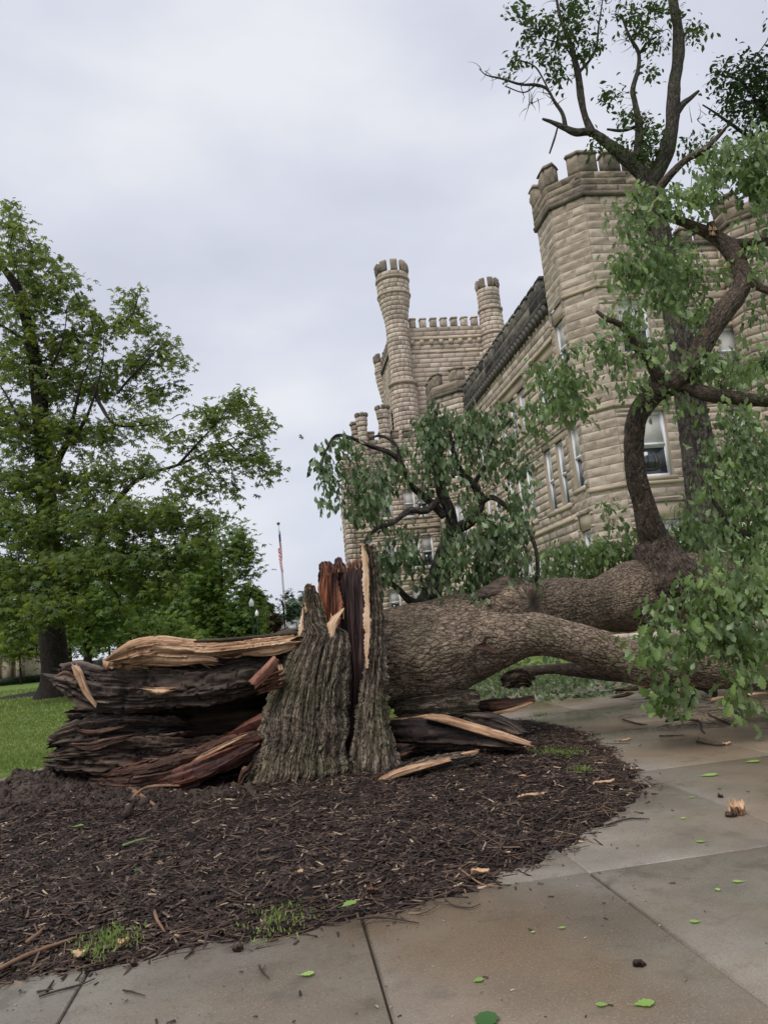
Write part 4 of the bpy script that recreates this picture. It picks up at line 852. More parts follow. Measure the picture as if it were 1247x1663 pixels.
slab('torn_wood', [(114, 1204, 9.25, 18), (140, 1196, 9.15, 46), (188, 1186, 9.2, 50), (245, 1184, 9.4, 30), (290, 1182, 9.7, 10)], .5, CHARG, 110, tree, nu=140, nv=280, amp=.09, jag=.2, grain=7, tone=-.05)
slab('torn_wood', [(114, 1230, 9.1, 14), (150, 1230, 9.0, 40), (210, 1230, 9.05, 52), (280, 1224, 9.25, 36), (340, 1212, 9.5, 20), (390, 1200, 9.65, 8)], .5, CHAR, 111, tree, nu=140, nv=280, amp=.09, jag=.22, grain=7, tone=.1)
slab('torn_wood', [(170, 1262, 8.9, 14), (225, 1264, 8.8, 34), (300, 1250, 8.85, 42), (370, 1222, 9.0, 36), (440, 1196, 9.2, 20)], .38, REDB, 112, tree, nu=140, nv=280, amp=.05, jag=.16, grain=8)
slab('torn_heartwood', [(235, 1272, 8.72, 10), (290, 1262, 8.66, 26), (340, 1243, 8.7, 30), (395, 1215, 8.85, 22), (425, 1200, 8.95, 10)], .14, RED, 113, tree, amp=.02, jag=.1, grain=8, tone=-.12)
slab('torn_heartwood', [(372, 1195, 9.2, 4), (400, 1182, 9.15, 16), (436, 1168, 9.15, 22)], .14, RED, 114, tree, amp=.02, nu=30, nv=60, tone=-.15)
slab('torn_sapwood', [(118, 1184, 8.92, 3), (150, 1190, 8.9, 9), (175, 1186, 8.9, 6), (200, 1180, 8.92, 3)], .06, REDB, 115, tree, amp=.012, nu=20, nv=50, tone=.45)
slab('torn_sapwood', [(120, 1210, 8.8, 4), (150, 1212, 8.74, 12), (180, 1204, 8.74, 10), (205, 1198, 8.78, 4)], .08, REDB, 116, tree, amp=.02, nu=24, nv=50, tone=.4)
slab('torn_sapwood', [(238, 1118, 8.93, 4), (260, 1122, 8.9, 12), (278, 1120, 8.9, 4)], .06, PALE, 117, tree, amp=.02, nu=20, nv=30)
slab('torn_wood', [(300, 1248, 8.7, 2), (330, 1228, 8.68, 7), (380, 1203, 8.75, 5), (398, 1195, 8.8, 2)], .05, PALE, 118, tree, amp=.012, nu=18, nv=60, tone=-.35)
# the fresh splinter leaning between butt and stump
sp = slab('wood_splinter', [(411, 1112, 8.55, 15), (430, 1092, 8.55, 17), (449, 1069, 8.6, 13)], .1, mat('pink_splinter_wood', ramp=[(.2, (.2, .08, .05)), (.5, (.38, .17, .115)), (.8, (.52, .29, .2))], scale=7, attr='tone', attr_mix=.3, rough=.6, bump=.5, bscale=25, bdist=.01, stretch=(1, 1, .3), crev=(.08, .03, .02)), 120, None, amp=.010, jag=.015, nu=24, nv=40)
tag(sp, 'square-ended reddish splinter leaning between the hollow trunk and the stump', 'splinter')
for l_ in ([(432, 1106, 8.7, 8), (448, 1098, 8.7, 12), (462, 1092, 8.75, 9)], [(430, 1120, 8.75, 6), (450, 1112, 8.75, 12), (462, 1108, 8.8, 8)]): slab('torn_heartwood', l_, .1, RED, 121, tree, amp=.02, nu=20, nv=30, tone=.25)

def spikes(name, segs, n, L0, mt, parent, spread=.35, w_=.008, dirn=None):
    a = Acc()
    for i in range(n):
        s_ = random.choice(segs); f = random.random(); P0 = A(s_[0][0]+(s_[1][0]-s_[0][0])*f, s_[0][1]+(s_[1][1]-s_[0][1])*f, s_[0][2]+(s_[1][2]-s_[0][2])*f+random.uniform(0, .12))
        g = A(s_[1][0], s_[1][1], s_[1][2])-A(s_[0][0], s_[0][1], s_[0][2]); g = g/np.linalg.norm(g) if dirn is None else np.array(dirn, float)
        g = g*(random.choice((-1, 1)) if dirn is None else 1)+np.random.default_rng(i+n).normal(0, spread, 3); g /= np.linalg.norm(g); L = L0*random.uniform(.4, 1.5); ww = w_*random.uniform(.5, 1.8)
        s2 = np.cross(g, [0, 0, 1.0]); s2 /= np.linalg.norm(s2)+1e-9; s3 = np.cross(g, s2); q = random.uniform(0, 3); sa, sb = s2*math.cos(q)+s3*math.sin(q), -s2*math.sin(q)+s3*math.cos(q)
        b0_ = P0-g*L*.35; t_ = P0+g*L; md = P0+g*L*.3
        V = [b0_-sa*ww-sb*ww*.4, b0_+sa*ww-sb*ww*.4, b0_+sb*ww*.6, md-sa*ww*.9-sb*ww*.3, md+sa*ww*.8-sb*ww*.3, md+sb*ww*.5, t_]
        a.add(V, [[0, 1, 4, 3], [1, 2, 5, 4], [2, 0, 3, 5]], [[3, 4, 6], [4, 5, 6], [5, 3, 6]], tone=random.random(), crev=random.uniform(.5, 1))
    return tag(a.build(name, mt, parent), kind='stuff')
spikes('splinter_fibres', [((104, 1095, 9.1), (150, 1130, 9.0)), ((112, 1180, 9.1), (130, 1215, 9.0)), ((112, 1225, 9.0), (135, 1245, 9.0)), ((150, 1135, 9.1), (190, 1150, 9.1))], 60, .13, REDB, tree, .5, .013, (-1, 0, -.1))
spikes('splinter_fibres', [((215, 1082, 8.9), (350, 1078, 8.9)), ((350, 1070, 8.95), (480, 1058, 9.0)), ((186, 1085, 9.0), (240, 1088, 9.0)), ((215, 1050, 9.0), (230, 1080, 8.95))], 70, .10, PALE, tree, .18, .009)
spikes('splinter_fibres', [((230, 1135, 9.0), (440, 1110, 9.2)), ((180, 1250, 8.7), (400, 1205, 8.8)), ((140, 1210, 8.8), (300, 1190, 9.1)), ((240, 1100, 8.95), (420, 1085, 9.0)), ((300, 1262, 8.7), (440, 1190, 9.0))], 120, .17, CHAR, tree, .16, .012)
spikes('splinter_fibres', [((200, 1245, 8.68), (420, 1190, 8.95)), ((380, 1130, 9.1), (450, 1115, 9.1)), ((360, 1200, 9.1), (440, 1160, 9.2))], 50, .14, RED, tree, .16, .009)
# heaped wet soil clods where the butt tore the ground
ac = Acc(); n = 2600; cx = rng.normal(-4.0, .85, n); cy = rng.normal(9.2, .75, n); cx2 = rng.normal(-2.9, .6, n//2); cy2 = rng.normal(8.25, .22, n//2); cx, cy = np.concatenate([cx, cx2]), np.concatenate([cy, cy2]); k = bed_in(cx, cy) > .1; cx, cy = cx[k], cy[k]; n = len(cx)
OC = np.array([[1, 0, 0], [.2, .9, .1], [-.9, .3, 0], [-.4, -.8, .1], [.5, -.7, 0], [.1, .1, .9], [.3, .2, -.4]]); OF = np.array([[0, 1, 5], [1, 2, 5], [2, 3, 5], [3, 4, 5], [4, 0, 5], [1, 0, 6], [2, 1, 6], [3, 2, 6], [4, 3, 6], [0, 4, 6]])
sz = rng.gamma(2, .011, n)+.006; scatter(ac, OC, OF, np.stack([cx, cy, bed_h(cx, cy)+.002], -1), rotm(n), np.stack([sz, sz*.8, sz*.7], -1), tone=rng.random(n))
o = ac.build('soil_clods', MUD); tag(o, 'clods of wet brown soil heaped under the torn end of the trunk', 'soil', kind='stuff')
spikes('snapped_end', [((1150, 372, 11.72), (1162, 372, 11.72)), ((1151, 380, 11.72), (1161, 380, 11.72))], 26, .07, PALE, tree, .10, .022, (0, 0, 1))
# ---------------------------------------------------------------- the standing stump
stump = thing('tree_stump', 'tall split standing stump with mossy grey bark and an exposed dark red heart', 'stump', A(520, 1280, 8.9)*[1, 1, 0])
def shell(name, Ltab, Rtab, Yt, bulge, thick, mt, seed, cw=.055, ch=.34, amp=.030, nu=150, nv=330, rim=PALE, inner=PLUM, wood=False, ph=80, jag=4, topj=.03):
    """Ltab/Rtab: [(py, px)] silhouette edges from base to tip; Yt: [(py, Y)] distance of the edges; bulge: fraction of width that the bark swells towards the viewer"""
    yb = max(Ltab[0][0], Rtab[0][0]); yt = min(Ltab[-1][0], Rtab[-1][0]); py = np.linspace(yb, yt, nv)
    f = lambda tab: np.interp(-py, [-a[0] for a in tab], [a[1] for a in tab])
    xl, xr = f(Ltab), f(Rtab); Ye = f(Yt)
    jl = jag*.6*vn(py*.12, py*0, seed=seed+30)+jag*.4*vn(py*.4, py*0, seed=seed+33); jr = jag*.5*vn(py*.12, py*0, seed=seed+31)+jag*.3*vn(py*.4, py*0, seed=seed+34)
    PL = np.array([A(xl[i], py[i], Ye[i]) for i in range(nv)]); PR = np.array([A(xr[i], py[i], Ye[i]) for i in range(nv)])
    u = np.linspace(-1, 1, nu); p = math.radians(ph); k = (np.sin(u*p)/math.sin(p)+1)/2; dep = (np.cos(u*p)-math.cos(p))/(1-math.cos(p))
    wd = np.linalg.norm(PR-PL, axis=1); dr = PR-PL; dr /= wd[:, None]
    nrm = dr[:, None]*(np.sin(u*p)*(1 if bulge > 0 else 0))[None, :, None]+np.array([0, -1.0, 0])[None, None]*np.cos(u*p)[None, :, None]
    X = PL[:, None]+(PR-PL)[:, None]*k[None, :, None]+np.array([0, -1.0, 0])*(dep[None]*np.minimum(wd[:, None]*bulge, .75))[..., None]
    arc = (k-.5)[None]*wd.max()*1.25+(0*py)[:, None]; hh = X[..., 2]
    if wood:
        g = fbm(arc*14, hh*1.2, None, 4, seed); g2 = fbm(arc*55, hh*4, None, 3, seed+2); rdg = np.abs(vn(arc*9, hh*.7, seed=seed+4))
        dsp = amp*(g+.4*g2-.6*rdg); crev = np.clip(.75+.5*g+.3*g2, 0, 1); tn = np.clip(.5+.45*g+.25*g2, 0, 1)
    else:
        fine = fbm(X[..., 0]*30, X[..., 1]*30, hh*30, 3, seed+6); big = fbm(X[..., 0]*2.6, X[..., 1]*2.6, hh*1.1, 3, seed+7)
        rel, cv_, pl = fissures(arc/cw+.5*vn(hh*.8+arc, arc*2, seed=seed+8), hh/ch, seed, .35); rdg = .5+.5*np.sin(arc/.16*2*math.pi+2.5*vn(hh*1.0, arc*2, seed=seed+11))
        dsp = amp*(1.25*rel+.25*fine+.75*rdg)+.05*big; crev = np.clip(.15+.9*cv_*(.6+.4*rdg)+.12*fine, 0, 1); tn = np.clip(.25+.5*pl+.2*rdg, 0, 1)
    pxm = (Ye*1.01/FPX)[:, None]; ejag = (jl[:, None]*(1-k)[None]**7+jr[:, None]*k[None]**7)*pxm
    X = X+nrm*dsp[..., None]+dr[:, None]*ejag[..., None]
    In = PL[:, None]+(PR-PL)[:, None]*(.5+(k-.5)*.93)[None, :, None]+np.array([0, -1.0, 0])*(dep[None]*np.minimum(wd[:, None]*bulge, .75))[..., None]+np.array([0, thick, 0]); In += dr[:, None]*ejag[..., None]; In[..., 2] -= .004
    tw_ = (np.linspace(0, 1, nv)[:, None]**14)*topj*(1.2*vn(u*7, u*0, seed=seed+50)+1.0*(h3(np.floor(u*17).astype(int), np.full(nu, seed), np.full(nu, 2), 9)-.5))[None]
    X[..., 2] += tw_; In[..., 2] += tw_
    L_ = nu*nv; Q0 = gridQ(nv, nu, False); edge = [[(nv-1)*nu+j for j in range(nu)], [i*nu for i in range(nv)], [i*nu+nu-1 for i in range(nv)], list(range(nu))]
    Qe = [[e_2[k_], e_2[k_+1], e_2[k_+1]+L_, e_2[k_]+L_] for e_2 in edge for k_ in range(len(e_2)-1)]
    tn2 = np.clip(.4+.5*fbm(arc*10, hh*1.5, None, 3, seed+40), 0, 1)
    return mk(name, np.concatenate([X.reshape(-1, 3), In.reshape(-1, 3)]), np.vstack([Q0, Q0[:, ::-1]+L_, Qe]), None, [mt, inner, rim], stump, True,
              {'bu': np.tile(arc.ravel(), 2), 'bv': np.tile(hh.ravel(), 2), 'crev': np.concatenate([crev.ravel(), np.full(L_, .9)]), 'tone': np.concatenate([tn.ravel(), tn2.ravel()])}, np.concatenate([np.zeros(len(Q0)), np.ones(len(Q0)), np.full(len(Qe), 2)]))
shell('bark_shell', [(1300, 388), (1294, 393), (1259, 408), (1203, 428), (1158, 434), (1115, 446), (1077, 461), (1052, 473), (1031, 489), (994, 496), (975, 501), (953, 504)],
      [(1300, 570), (1266, 558), (1244, 567), (1221, 560), (1183, 566), (1158, 563), (1107, 564), (1057, 566), (1030, 563), (1022, 552), (1012, 530), (1000, 524), (985, 517), (972, 512), (953, 506)],
      [(1300, 8.95), (1100, 9.15), (950, 9.3)], .46, .10, BARKS, 201, nu=260, nv=480)
shell('bark_shell', [(1300, 578), (1266, 574), (1241, 568), (1221, 571), (1170, 581), (1132, 587), (1095, 594), (1057, 600), (1000, 601), (956, 601), (900, 598), (887, 597)],
      [(1300, 652), (1249, 645), (1223, 638), (1183, 628), (1132, 621), (1082, 618), (1006, 616), (930, 608), (887, 600)],
      [(1300, 9.0), (1100, 9.25), (880, 9.35)], .55, .12, BARKS, 202, nu=120, nv=460)
# exposed heartwood between the two shells, dark red and plum
shell('heartwood', [(1290, 545), (1200, 548), (1100, 545), (1020, 522), (960, 517), (932, 517)], [(1290, 580), (1200, 584), (1100, 592), (1000, 594), (932, 592), (914, 592)],
      [(1290, 9.5), (1100, 9.55), (914, 9.6)], -.12, .18, PLUM, 203, amp=.026, wood=True, topj=.07, inner=PLUM, rim=REDB, nu=130, nv=260, jag=2)
shell('rotten_heartwood', [(1080, 524), (1020, 520), (960, 517), (931, 517)], [(1080, 540), (1040, 546), (1000, 551), (960, 553), (924, 555)], [(1080, 9.42), (931, 9.46)], .12, .12, RED, 204, amp=.04, wood=True, topj=.07, inner=RED, rim=RED, nu=110, nv=160, jag=4)
shell('heartwood', [(1290, 575), (1220, 578), (1130, 584), (1000, 588), (900, 590), (892, 590)], [(1290, 592), (1220, 594), (1130, 604), (1000, 606), (900, 603), (892, 601)], [(1290, 9.42), (892, 9.42)], .2, .15, PLUM, 207, amp=.015, wood=True, inner=PLUM, rim=PLUM, nu=40, nv=160, jag=1)
# pale splinters
shell('splinter', [(1085, 594), (1060, 592), (1030, 593), (1012, 591), (985, 593), (940, 590), (905, 587), (886, 588)], [(1085, 596), (1060, 599), (1040, 601), (1012, 602), (985, 600), (940, 601), (905, 598), (886, 590)], [(1090, 9.10), (886, 9.15)], .15, .09, PALE, 205, amp=.01, wood=True, inner=PALE, nu=30, nv=180, jag=3)
shell('splinter', [(1040, 537), (1025, 534), (1014, 531), (1004, 538), (989, 555)], [(1040, 539), (1025, 543), (1014, 546), (1004, 551), (989, 558)], [(1040, 8.92), (990, 8.98)], .15, .05, PALE, 206, amp=.012, wood=True, inner=PALE, nu=30, nv=70, jag=1.5)
shell('splinter', [(1120, 446), (1095, 452), (1082, 450)], [(1120, 450), (1095, 459), (1082, 458)], [(1120, 8.93), (1082, 8.95)], .2, .04, PALE, 208, amp=.01, wood=True, inner=PALE, nu=16, nv=40, jag=3)
shell('splinter', [(1062, 468), (1045, 476), (1020, 488), (985, 495)], [(1062, 476), (1045, 484), (1020, 494), (985, 497)], [(1062, 9.1), (985, 9.2)], .2, .04, PALE, 209, amp=.01, wood=True, inner=PALE, nu=16, nv=60, jag=3)
shell('splinter', [(1185, 434), (1150, 439), (1125, 444)], [(1185, 437), (1150, 444), (1125, 447)], [(1185, 8.9), (1125, 8.95)], .2, .04, PALE, 210, amp=.01, wood=True, inner=PALE, nu=16, nv=50, jag=2)

spikes('splinter_fibres', [((592, 900, 9.3), (598, 1060, 9.2)), ((518, 935, 9.4), (590, 918, 9.4)), ((495, 1000, 9.1), (503, 960, 9.2)), ((535, 1010, 9.0), (560, 1000, 9.0))], 60, .07, PALE, stump, .12, .006, (0, 0, 1))
spikes('splinter_fibres', [((518, 932, 9.4), (590, 915, 9.4))], 40, .08, RED, stump, .12, .009, (0, 0, 1))
# ---------------------------------------------------------------- shards lying round the stump
def shard(lab, lst, depth, mt, seed, cat='wood shard', tops=(), **k):
    P = PXP(lst); t = thing('wood_shard', lab, cat, (*P[len(P)//2][:2], 0)); slab('shard_body', lst, depth, mt, seed, t, **k)
    for q in tops: slab('split_face', q[0], q[1], q[2], seed+500, t, amp=.008, jag=.03, nu=26, nv=90)
    return t
shard('long dark bark slab with a pale split top edge lying right of the stump', [(628, 1186, 9.75, 32), (680, 1188, 9.6, 44), (740, 1190, 9.45, 38), (800, 1199, 9.3, 26), (840, 1207, 9.2, 10)], .45, CHAR, 301, amp=.03, jag=.05, tone=-.2,
      tops=[([(695, 1163, 9.4, 6), (725, 1169, 9.3, 11), (775, 1184, 9.2, 12), (820, 1197, 9.1, 11), (862, 1209, 9.05, 5)], .22, PALE), ([(622, 1168, 9.7, 3), (660, 1168, 9.6, 5), (690, 1164, 9.5, 6), (700, 1163, 9.5, 3)], .1, PALE)])
shard('grey weathered bark plate tilted behind the long pale-edged slab', [(755, 1163, 9.8, 10), (790, 1172, 9.8, 30), (825, 1182, 9.7, 26), (850, 1192, 9.6, 8)], .12, CHARG, 302, amp=.02, jag=.05)
shard('short grey log with mossy bark under the fallen trunk', [(650, 1150, 10.3, 30), (690, 1148, 10.2, 42), (740, 1144, 10.2, 44), (774, 1142, 10.2, 38)], .5, BARKS, 303, cat='log', amp=.02, jag=.03)
shard('curved dark brown bark piece with a pale rim beside the short log', [(768, 1146, 10.6, 10), (800, 1148, 10.5, 22), (835, 1143, 10.4, 16), (865, 1134, 10.4, 7)], .22, REDB, 304, amp=.015, jag=.04,
      tops=[([(800, 1158, 10.35, 3), (830, 1153, 10.25, 6), (862, 1141, 10.25, 3)], .08, PALE)])
shard('narrow bark strip with a pale torn end in front of the stump', [(640, 1262, 8.45, 16), (680, 1252, 8.5, 26), (725, 1240, 8.6, 26), (772, 1228, 8.7, 12)], .2, BARK, 305, amp=.02, jag=.05,
      tops=[([(598, 1278, 8.2, 3), (630, 1262, 8.3, 9), (670, 1248, 8.35, 9), (730, 1233, 8.45, 4)], .14, PALE), ([(745, 1226, 8.7, 4), (762, 1224, 8.65, 8), (776, 1220, 8.65, 4)], .1, PALE)])
shard('gnarled hollow brown stub hanging under the fallen trunk', [(822, 1108, 12.2, 16), (838, 1100, 12.1, 30), (852, 1102, 12.1, 24), (862, 1108, 12.1, 18)], .3, BARK, 306, amp=.05, jag=.05, cat='branch stub')
shard('reddish broken chunk at the right foot of the stump', [(640, 1215, 9.3, 10), (650, 1219, 9.25, 22), (660, 1216, 9.25, 12)], .14, REDB, 307, amp=.02, tone=.2, nu=26, nv=40, cat='wood chunk')
shard('small reddish chunk at the left foot of the stump', [(395, 1262, 8.7, 10), (400, 1252, 8.7, 14), (404, 1243, 8.75, 10)], .1, REDB, 308, amp=.02, tone=.3, nu=26, nv=40, cat='wood chunk')
def chip(px, py, wpx, hpx, lab, mt=PALE, seed=1, ang=0, z=.05, cat='wood chip', name='wood_chip', th_=.02):
    c = G(px, py, z); dist = np.linalg.norm(c-CAM); L = wpx*dist/FPX; W_ = max(.02, hpx*dist/FPX*1.5); g = np.random.default_rng(seed)
    nu, nv = 9, 5; U, V_ = np.meshgrid(np.linspace(-1, 1, nu), np.linspace(-1, 1, nv))
    wv = (1-.75*np.abs(U)**2.2)*(1+.25*g.uniform(-1, 1, (1, nu))); X_ = U*L/2*(1+.1*g.uniform(-1, 1, (nv, 1))); Y_ = V_*W_/2*wv
    Zt = th_*(.8+.5*g.uniform(-1, 1, U.shape))*(1-.5*np.abs(V_))+.006*np.sin(U*3+seed)
    ca, sa = math.cos(math.radians(ang)), math.sin(math.radians(ang))
    Pt = np.stack([c[0]+X_*ca-Y_*sa, c[1]+X_*sa+Y_*ca, c[2]+Zt], -1).reshape(-1, 3); Pb = Pt.copy(); Pb[:, 2] = c[2]-.004
    L_ = nu*nv; Q0 = gridQ(nv, nu, False); ed = [[j for j in range(nu)], [(nv-1)*nu+j for j in range(nu)], [i*nu for i in range(nv)], [i*nu+nu-1 for i in range(nv)]]
    Qe = [[e_[k], e_[k+1], e_[k+1]+L_, e_[k]+L_] for e_ in ed for k in range(len(e_)-1)]
    o = mk(name, np.concatenate([Pt, Pb]), np.vstack([Q0, Q0+L_, Qe]), None, mt, None, False, {'tone': np.full(2*L_, g.uniform(.3, .9)), 'crev': np.clip(g.normal(.85, .2, 2*L_), 0, 1)}); return tag(o, lab, cat)
chip(834, 1262, 48, 12, 'flat pale wood chip on the mulch between the stump and the walk', seed=1)
chip(862, 1292, 40, 10, 'short blunt pale wood chip lowest on the right of the mulch', seed=2, ang=6)
chip(980, 1271, 38, 7, 'slender pale wood chip near the right edge of the mulch', seed=3, ang=22)
chip(1197, 1320, 20, 16, 'chunky orange block of split wood standing on the walk at right', seed=4, z=.01, th_=.09)
chip(1187, 1324, 16, 8, 'dark bark scrap tucked against the orange block on the walk', mt=CHAR, seed=14, z=.01, th_=.03)
chip(1013, 1202, 18, 6, 'small tan chip alone on the walk beyond the mulch', seed=5, z=.01)
chip(1180, 1208, 12, 5, 'small pale chip at the end of a twig on the walk', seed=6, z=.01)
chip(944, 1206, 6, 4, 'tiny white fleck of wood on the walk by the green weeds', seed=7, z=.01)
chip(781, 1288, 14, 8, 'little tan chip below the flat pale wood chip', seed=8, ang=40)
chip(696, 1222, 14, 6, 'pale fleck of wood between the bark strip and the long slab', seed=9)
chip(866, 1181, 26, 4, 'thin pale sliver at the far tip of the mulch bed', seed=10)
chip(1030, 1250, 12, 4, 'small orange chip on the path joint right of the weeds', seed=11, z=.01)
chip(486, 1418, 12, 14, 'pale crumbled bark flake in the middle of the mulch', mt=PALE, seed=12, ang=20)
chip(400, 1462, 12, 12, 'whitish crumb of wood above the near mulch edge', seed=13)
chip(605, 1446, 16, 8, 'pink chip of wood near the mulch edge by the path joint', mt=REDB, seed=15)
chip(780, 1416, 26, 6, 'pale twig end at the near right edge of the mulch', seed=16)
chip(130, 1549, 18, 14, 'yellowish dead leaf scrap at the bottom left mulch edge', seed=17)
chip(200, 1530, 14, 12, 'tan leaf scrap among the weeds at lower left', seed=18)
chip(387, 1541, 14, 9, 'round dark lump of bark on the walk below the mulch', mt=CHAR, seed=19, z=.008, th_=.03)
chip(218, 1566, 10, 8, 'small dark knob of wood on the walk at lower left', mt=CHAR, seed=20, z=.008, th_=.03)
chip(1038, 1566, 17, 7, 'dark curled leaf scrap on the walk at lower right', mt=CHAR, seed=21, z=.008)
chip(1169, 1293, 7, 7, 'black speck of bark near the orange block on the walk', mt=CHAR, seed=22, z=.008)
def twig(lst, lab, mt=TWG, z=.012, w_=4, name='twig', forks=()):
    a = Acc(); P = np.array([np.append(G(p[0], p[1], z+(p[2] if len(p) > 2 else 0)), w_*.5*np.linalg.norm(G(p[0], p[1], z)-CAM)/FPX) for p in lst]); P[-1, 3] *= .5; add_tube(a, P, 6, 14, lambda an_, q_, r_, X_: .25*r_*vn(q_*40, an_*1.5, seed=3), tone=.5)
    for f in forks:
        Q_ = np.array([np.append(G(p[0], p[1], z+(p[2] if len(p) > 2 else 0)), w_*.32*np.linalg.norm(G(p[0], p[1], z)-CAM)/FPX) for p in f]); Q_[-1, 3] *= .5; add_tube(a, Q_, 5, 8, tone=.5)
    o = a.build(name, mt, smooth=True); return tag(o, lab, 'twig')
twig([(421, 1568), (426, 1578), (437, 1588)], 'small forked twig on the walk below the mulch', w_=3, forks=[[(426, 1578), (431, 1566)]])
twig([(64, 1618), (90, 1610), (128, 1600), (155, 1589)], 'long thin twig on the walk at the bottom left', w_=3)
twig([(200, 1608), (215, 1611), (236, 1617)], 'short kinked twig right of the long one at bottom left', w_=2.6)
twig([(580, 1492, .03), (625, 1490, .01), (680, 1499, .0)], 'dark twig reaching from the mulch across the path joint', w_=3.4, forks=[[(640, 1492), (645, 1475), (660, 1468)]])
twig([(722, 1460, .02), (735, 1470), (762, 1474), (780, 1468)], 'curved twig lying on the walk off the mulch edge', w_=2.4)
twig([(745, 1410, .03), (765, 1425, .02), (785, 1437), (815, 1440)], 'reddish twig curling from the mulch to the walk', mt=ROOT, w_=3)
twig([(983, 1340), (1005, 1333), (1025, 1329), (1054, 1330)], 'bent twig on the walk right of the mulch corner', w_=2.6)
twig([(1070, 1195), (1110, 1194)], 'straight twig on the wet walk below the drooping leaves', w_=2.6)
twig([(1130, 1204), (1150, 1208), (1170, 1210), (1180, 1205)], 'dark crooked twig at the right of the wet walk', w_=3, forks=[[(1133, 1204), (1133, 1196)]])
twig([(1010, 1168), (1035, 1175), (1050, 1177)], 'thin twig left of the drooping leaves on the walk', w_=2.4)
twig([(1080, 1170), (1110, 1168), (1135, 1172), (1138, 1185), (1144, 1190)], 'dark branching twig under the hanging leaves', w_=3.2, forks=[[(1110, 1168), (1125, 1160)]])
twig([(1150, 1160), (1175, 1172), (1195, 1180)], 'slanting twig at the far right of the walk', w_=2.6)
twig([(150, 1252, .12), (190, 1270, .12), (225, 1290, .10), (255, 1310, .05)], 'long tan root curving out of the soil at the left of the hollow trunk', mt=ROOT, w_=8, name='root', z=.06)
twig([(215, 1296, .10), (235, 1280, .16), (262, 1276, .2), (292, 1276, .22)], 'thin brown root arching in front of the hollow trunk', mt=ROOT, w_=4, name='root', z=.06)
twig([(136, 1252, .12), (139, 1265, .10), (142, 1278, .08)], 'short pale root end poking from the soil at left', mt=ROOT, w_=3, name='root', z=.06)
twig([(250, 1466), (254, 1490), (268, 1513)], 'curved tan twig standing out in the near mulch', mt=ROOT, w_=5, z=.07)
twig([(45, 1530), (70, 1510), (80, 1487)], 'reddish curved strip in the mulch at lower left', mt=ROOT, w_=6, z=.06)
twig([(0, 1572), (60, 1545), (125, 1522)], 'long reddish stick along the lower left mulch edge', mt=ROOT, w_=6, z=.05)
twig([(200, 1373), (222, 1366), (243, 1360)], 'green stem lying on the mulch left of centre', mt=mat('green_stem', base=(.16, .22, .09), rough=.6), w_=4, z=.08)
twig([(402, 1335, .0), (404, 1345, .0), (403, 1353, 0)], 'short greyish stick upright in the mulch before the stump', w_=4, z=.08)
# pale torn wood and broken bits on the ground beneath the low limb
for i, (px, py, w_, h_) in enumerate([(1030, 1118, 44, 7), (1075, 1124, 46, 9), (1115, 1122, 40, 7), (1010, 1130, 26, 5), (1170, 1135, 36, 7), (1220, 1128, 40, 6), (1060, 1132, 20, 4)]):
    shardm = slab('wood_fragment', [(px-w_/2, py+2, 11.6, h_*.5), (px, py, 11.6, h_), (px+w_/2, py-3, 11.6, h_*.4)], .12, PALE if i % 3 else REDB, 400+i, None, nu=16, nv=24, amp=.01)
    tag(shardm, 'torn wood splinter under the low limb, '+['leftmost of the two large pale ones', 'longest, in the middle', 'between the hanging leaf bunches', 'thinnest, farthest left', 'below the right hanging bunch', 'at the right frame edge', 'smallest, in front of the rest'][i], 'wood fragment', 'wood fragments under the low limb')

ac = Acc()
for i in range(130):
    c_ = G(random.gauss(1150, 60), random.uniform(1128, 1185), .01); b = random.uniform(0, 6.28); L = random.uniform(.08, .35); cv_ = random.gauss(0, .8)
    add_tube(ac, [[c_[0]+math.cos(b+cv_*f)*L*f, c_[1]+math.sin(b+cv_*f)*L*f, .012+random.uniform(0, .05)*(1-f), .0045*(1-.6*f)] for f in (0, .35, .7, 1)], 4, 5, cap=False, tone=random.random())
tag(ac.build('brush_litter', TWG, smooth=True), 'broken dark brushwood lying on the walk under the low limb', 'brushwood', kind='stuff')
# ================================================================== LEAVES
def leaf_template(n=5, lobes=True, wid=.46, fold=.25, droop=.25, seed=0, lob=.15):
    """blade along +x length 1: midrib plus two margins"""
    g = np.random.default_rng(seed); V = []; xs = np.linspace(0, 1, n)
    for x in xs:
        w_ = wid*math.sin(math.pi*min(1, (x*.90+.05))**1.35)*(1 if not lobes else (1+lob*(1 if (int(round(x*(n-1))) % 2) else -1)))
        if x in (0, 1): w_ = .015
        zc = -droop*x*x; V += [[x, 0, zc], [x-.05, w_, zc+fold*w_], [x-.05, -w_, zc+fold*w_]]
    V = np.array(V); Q = []
    for i in range(n-1): a_, b_ = i*3, (i+1)*3; Q += [[a_, b_, b_+1, a_+1], [a_+2, b_+2, b_, a_]]
    return V, np.array(Q)
OAK = leaf_template(7, True, .25, .35, .35, 0, .24); SIM = leaf_template(4, False, .26, .3, .35)
DIA = (np.array([[0, 0, 0], [.45, .26, .06], [1, 0, -.18], [.45, -.26, .06]]), np.array([[0, 1, 2, 3]]))
def whorl(k, wid=.2, droop=.35):
    V, Q = [], []
    for i in range(k):
        a = (i-(k-1)/2)*2.0/(k-1)*1.25; L = 1-.12*abs(i-(k-1)/2); c, s = math.cos(a), math.sin(a)
        for (x, y, z) in ((.08, 0, 0), (.55, wid, -.10), (1, 0, -droop-.15*(i % 2)), (.55, -wid, -.10)): V.append([(x*c-y*s)*L, (x*s+y*c)*L, z*L])
        Q.append([4*i, 4*i+1, 4*i+2, 4*i+3])
    return np.array(V), np.array(Q)
WH = whorl(5, .17, .3)
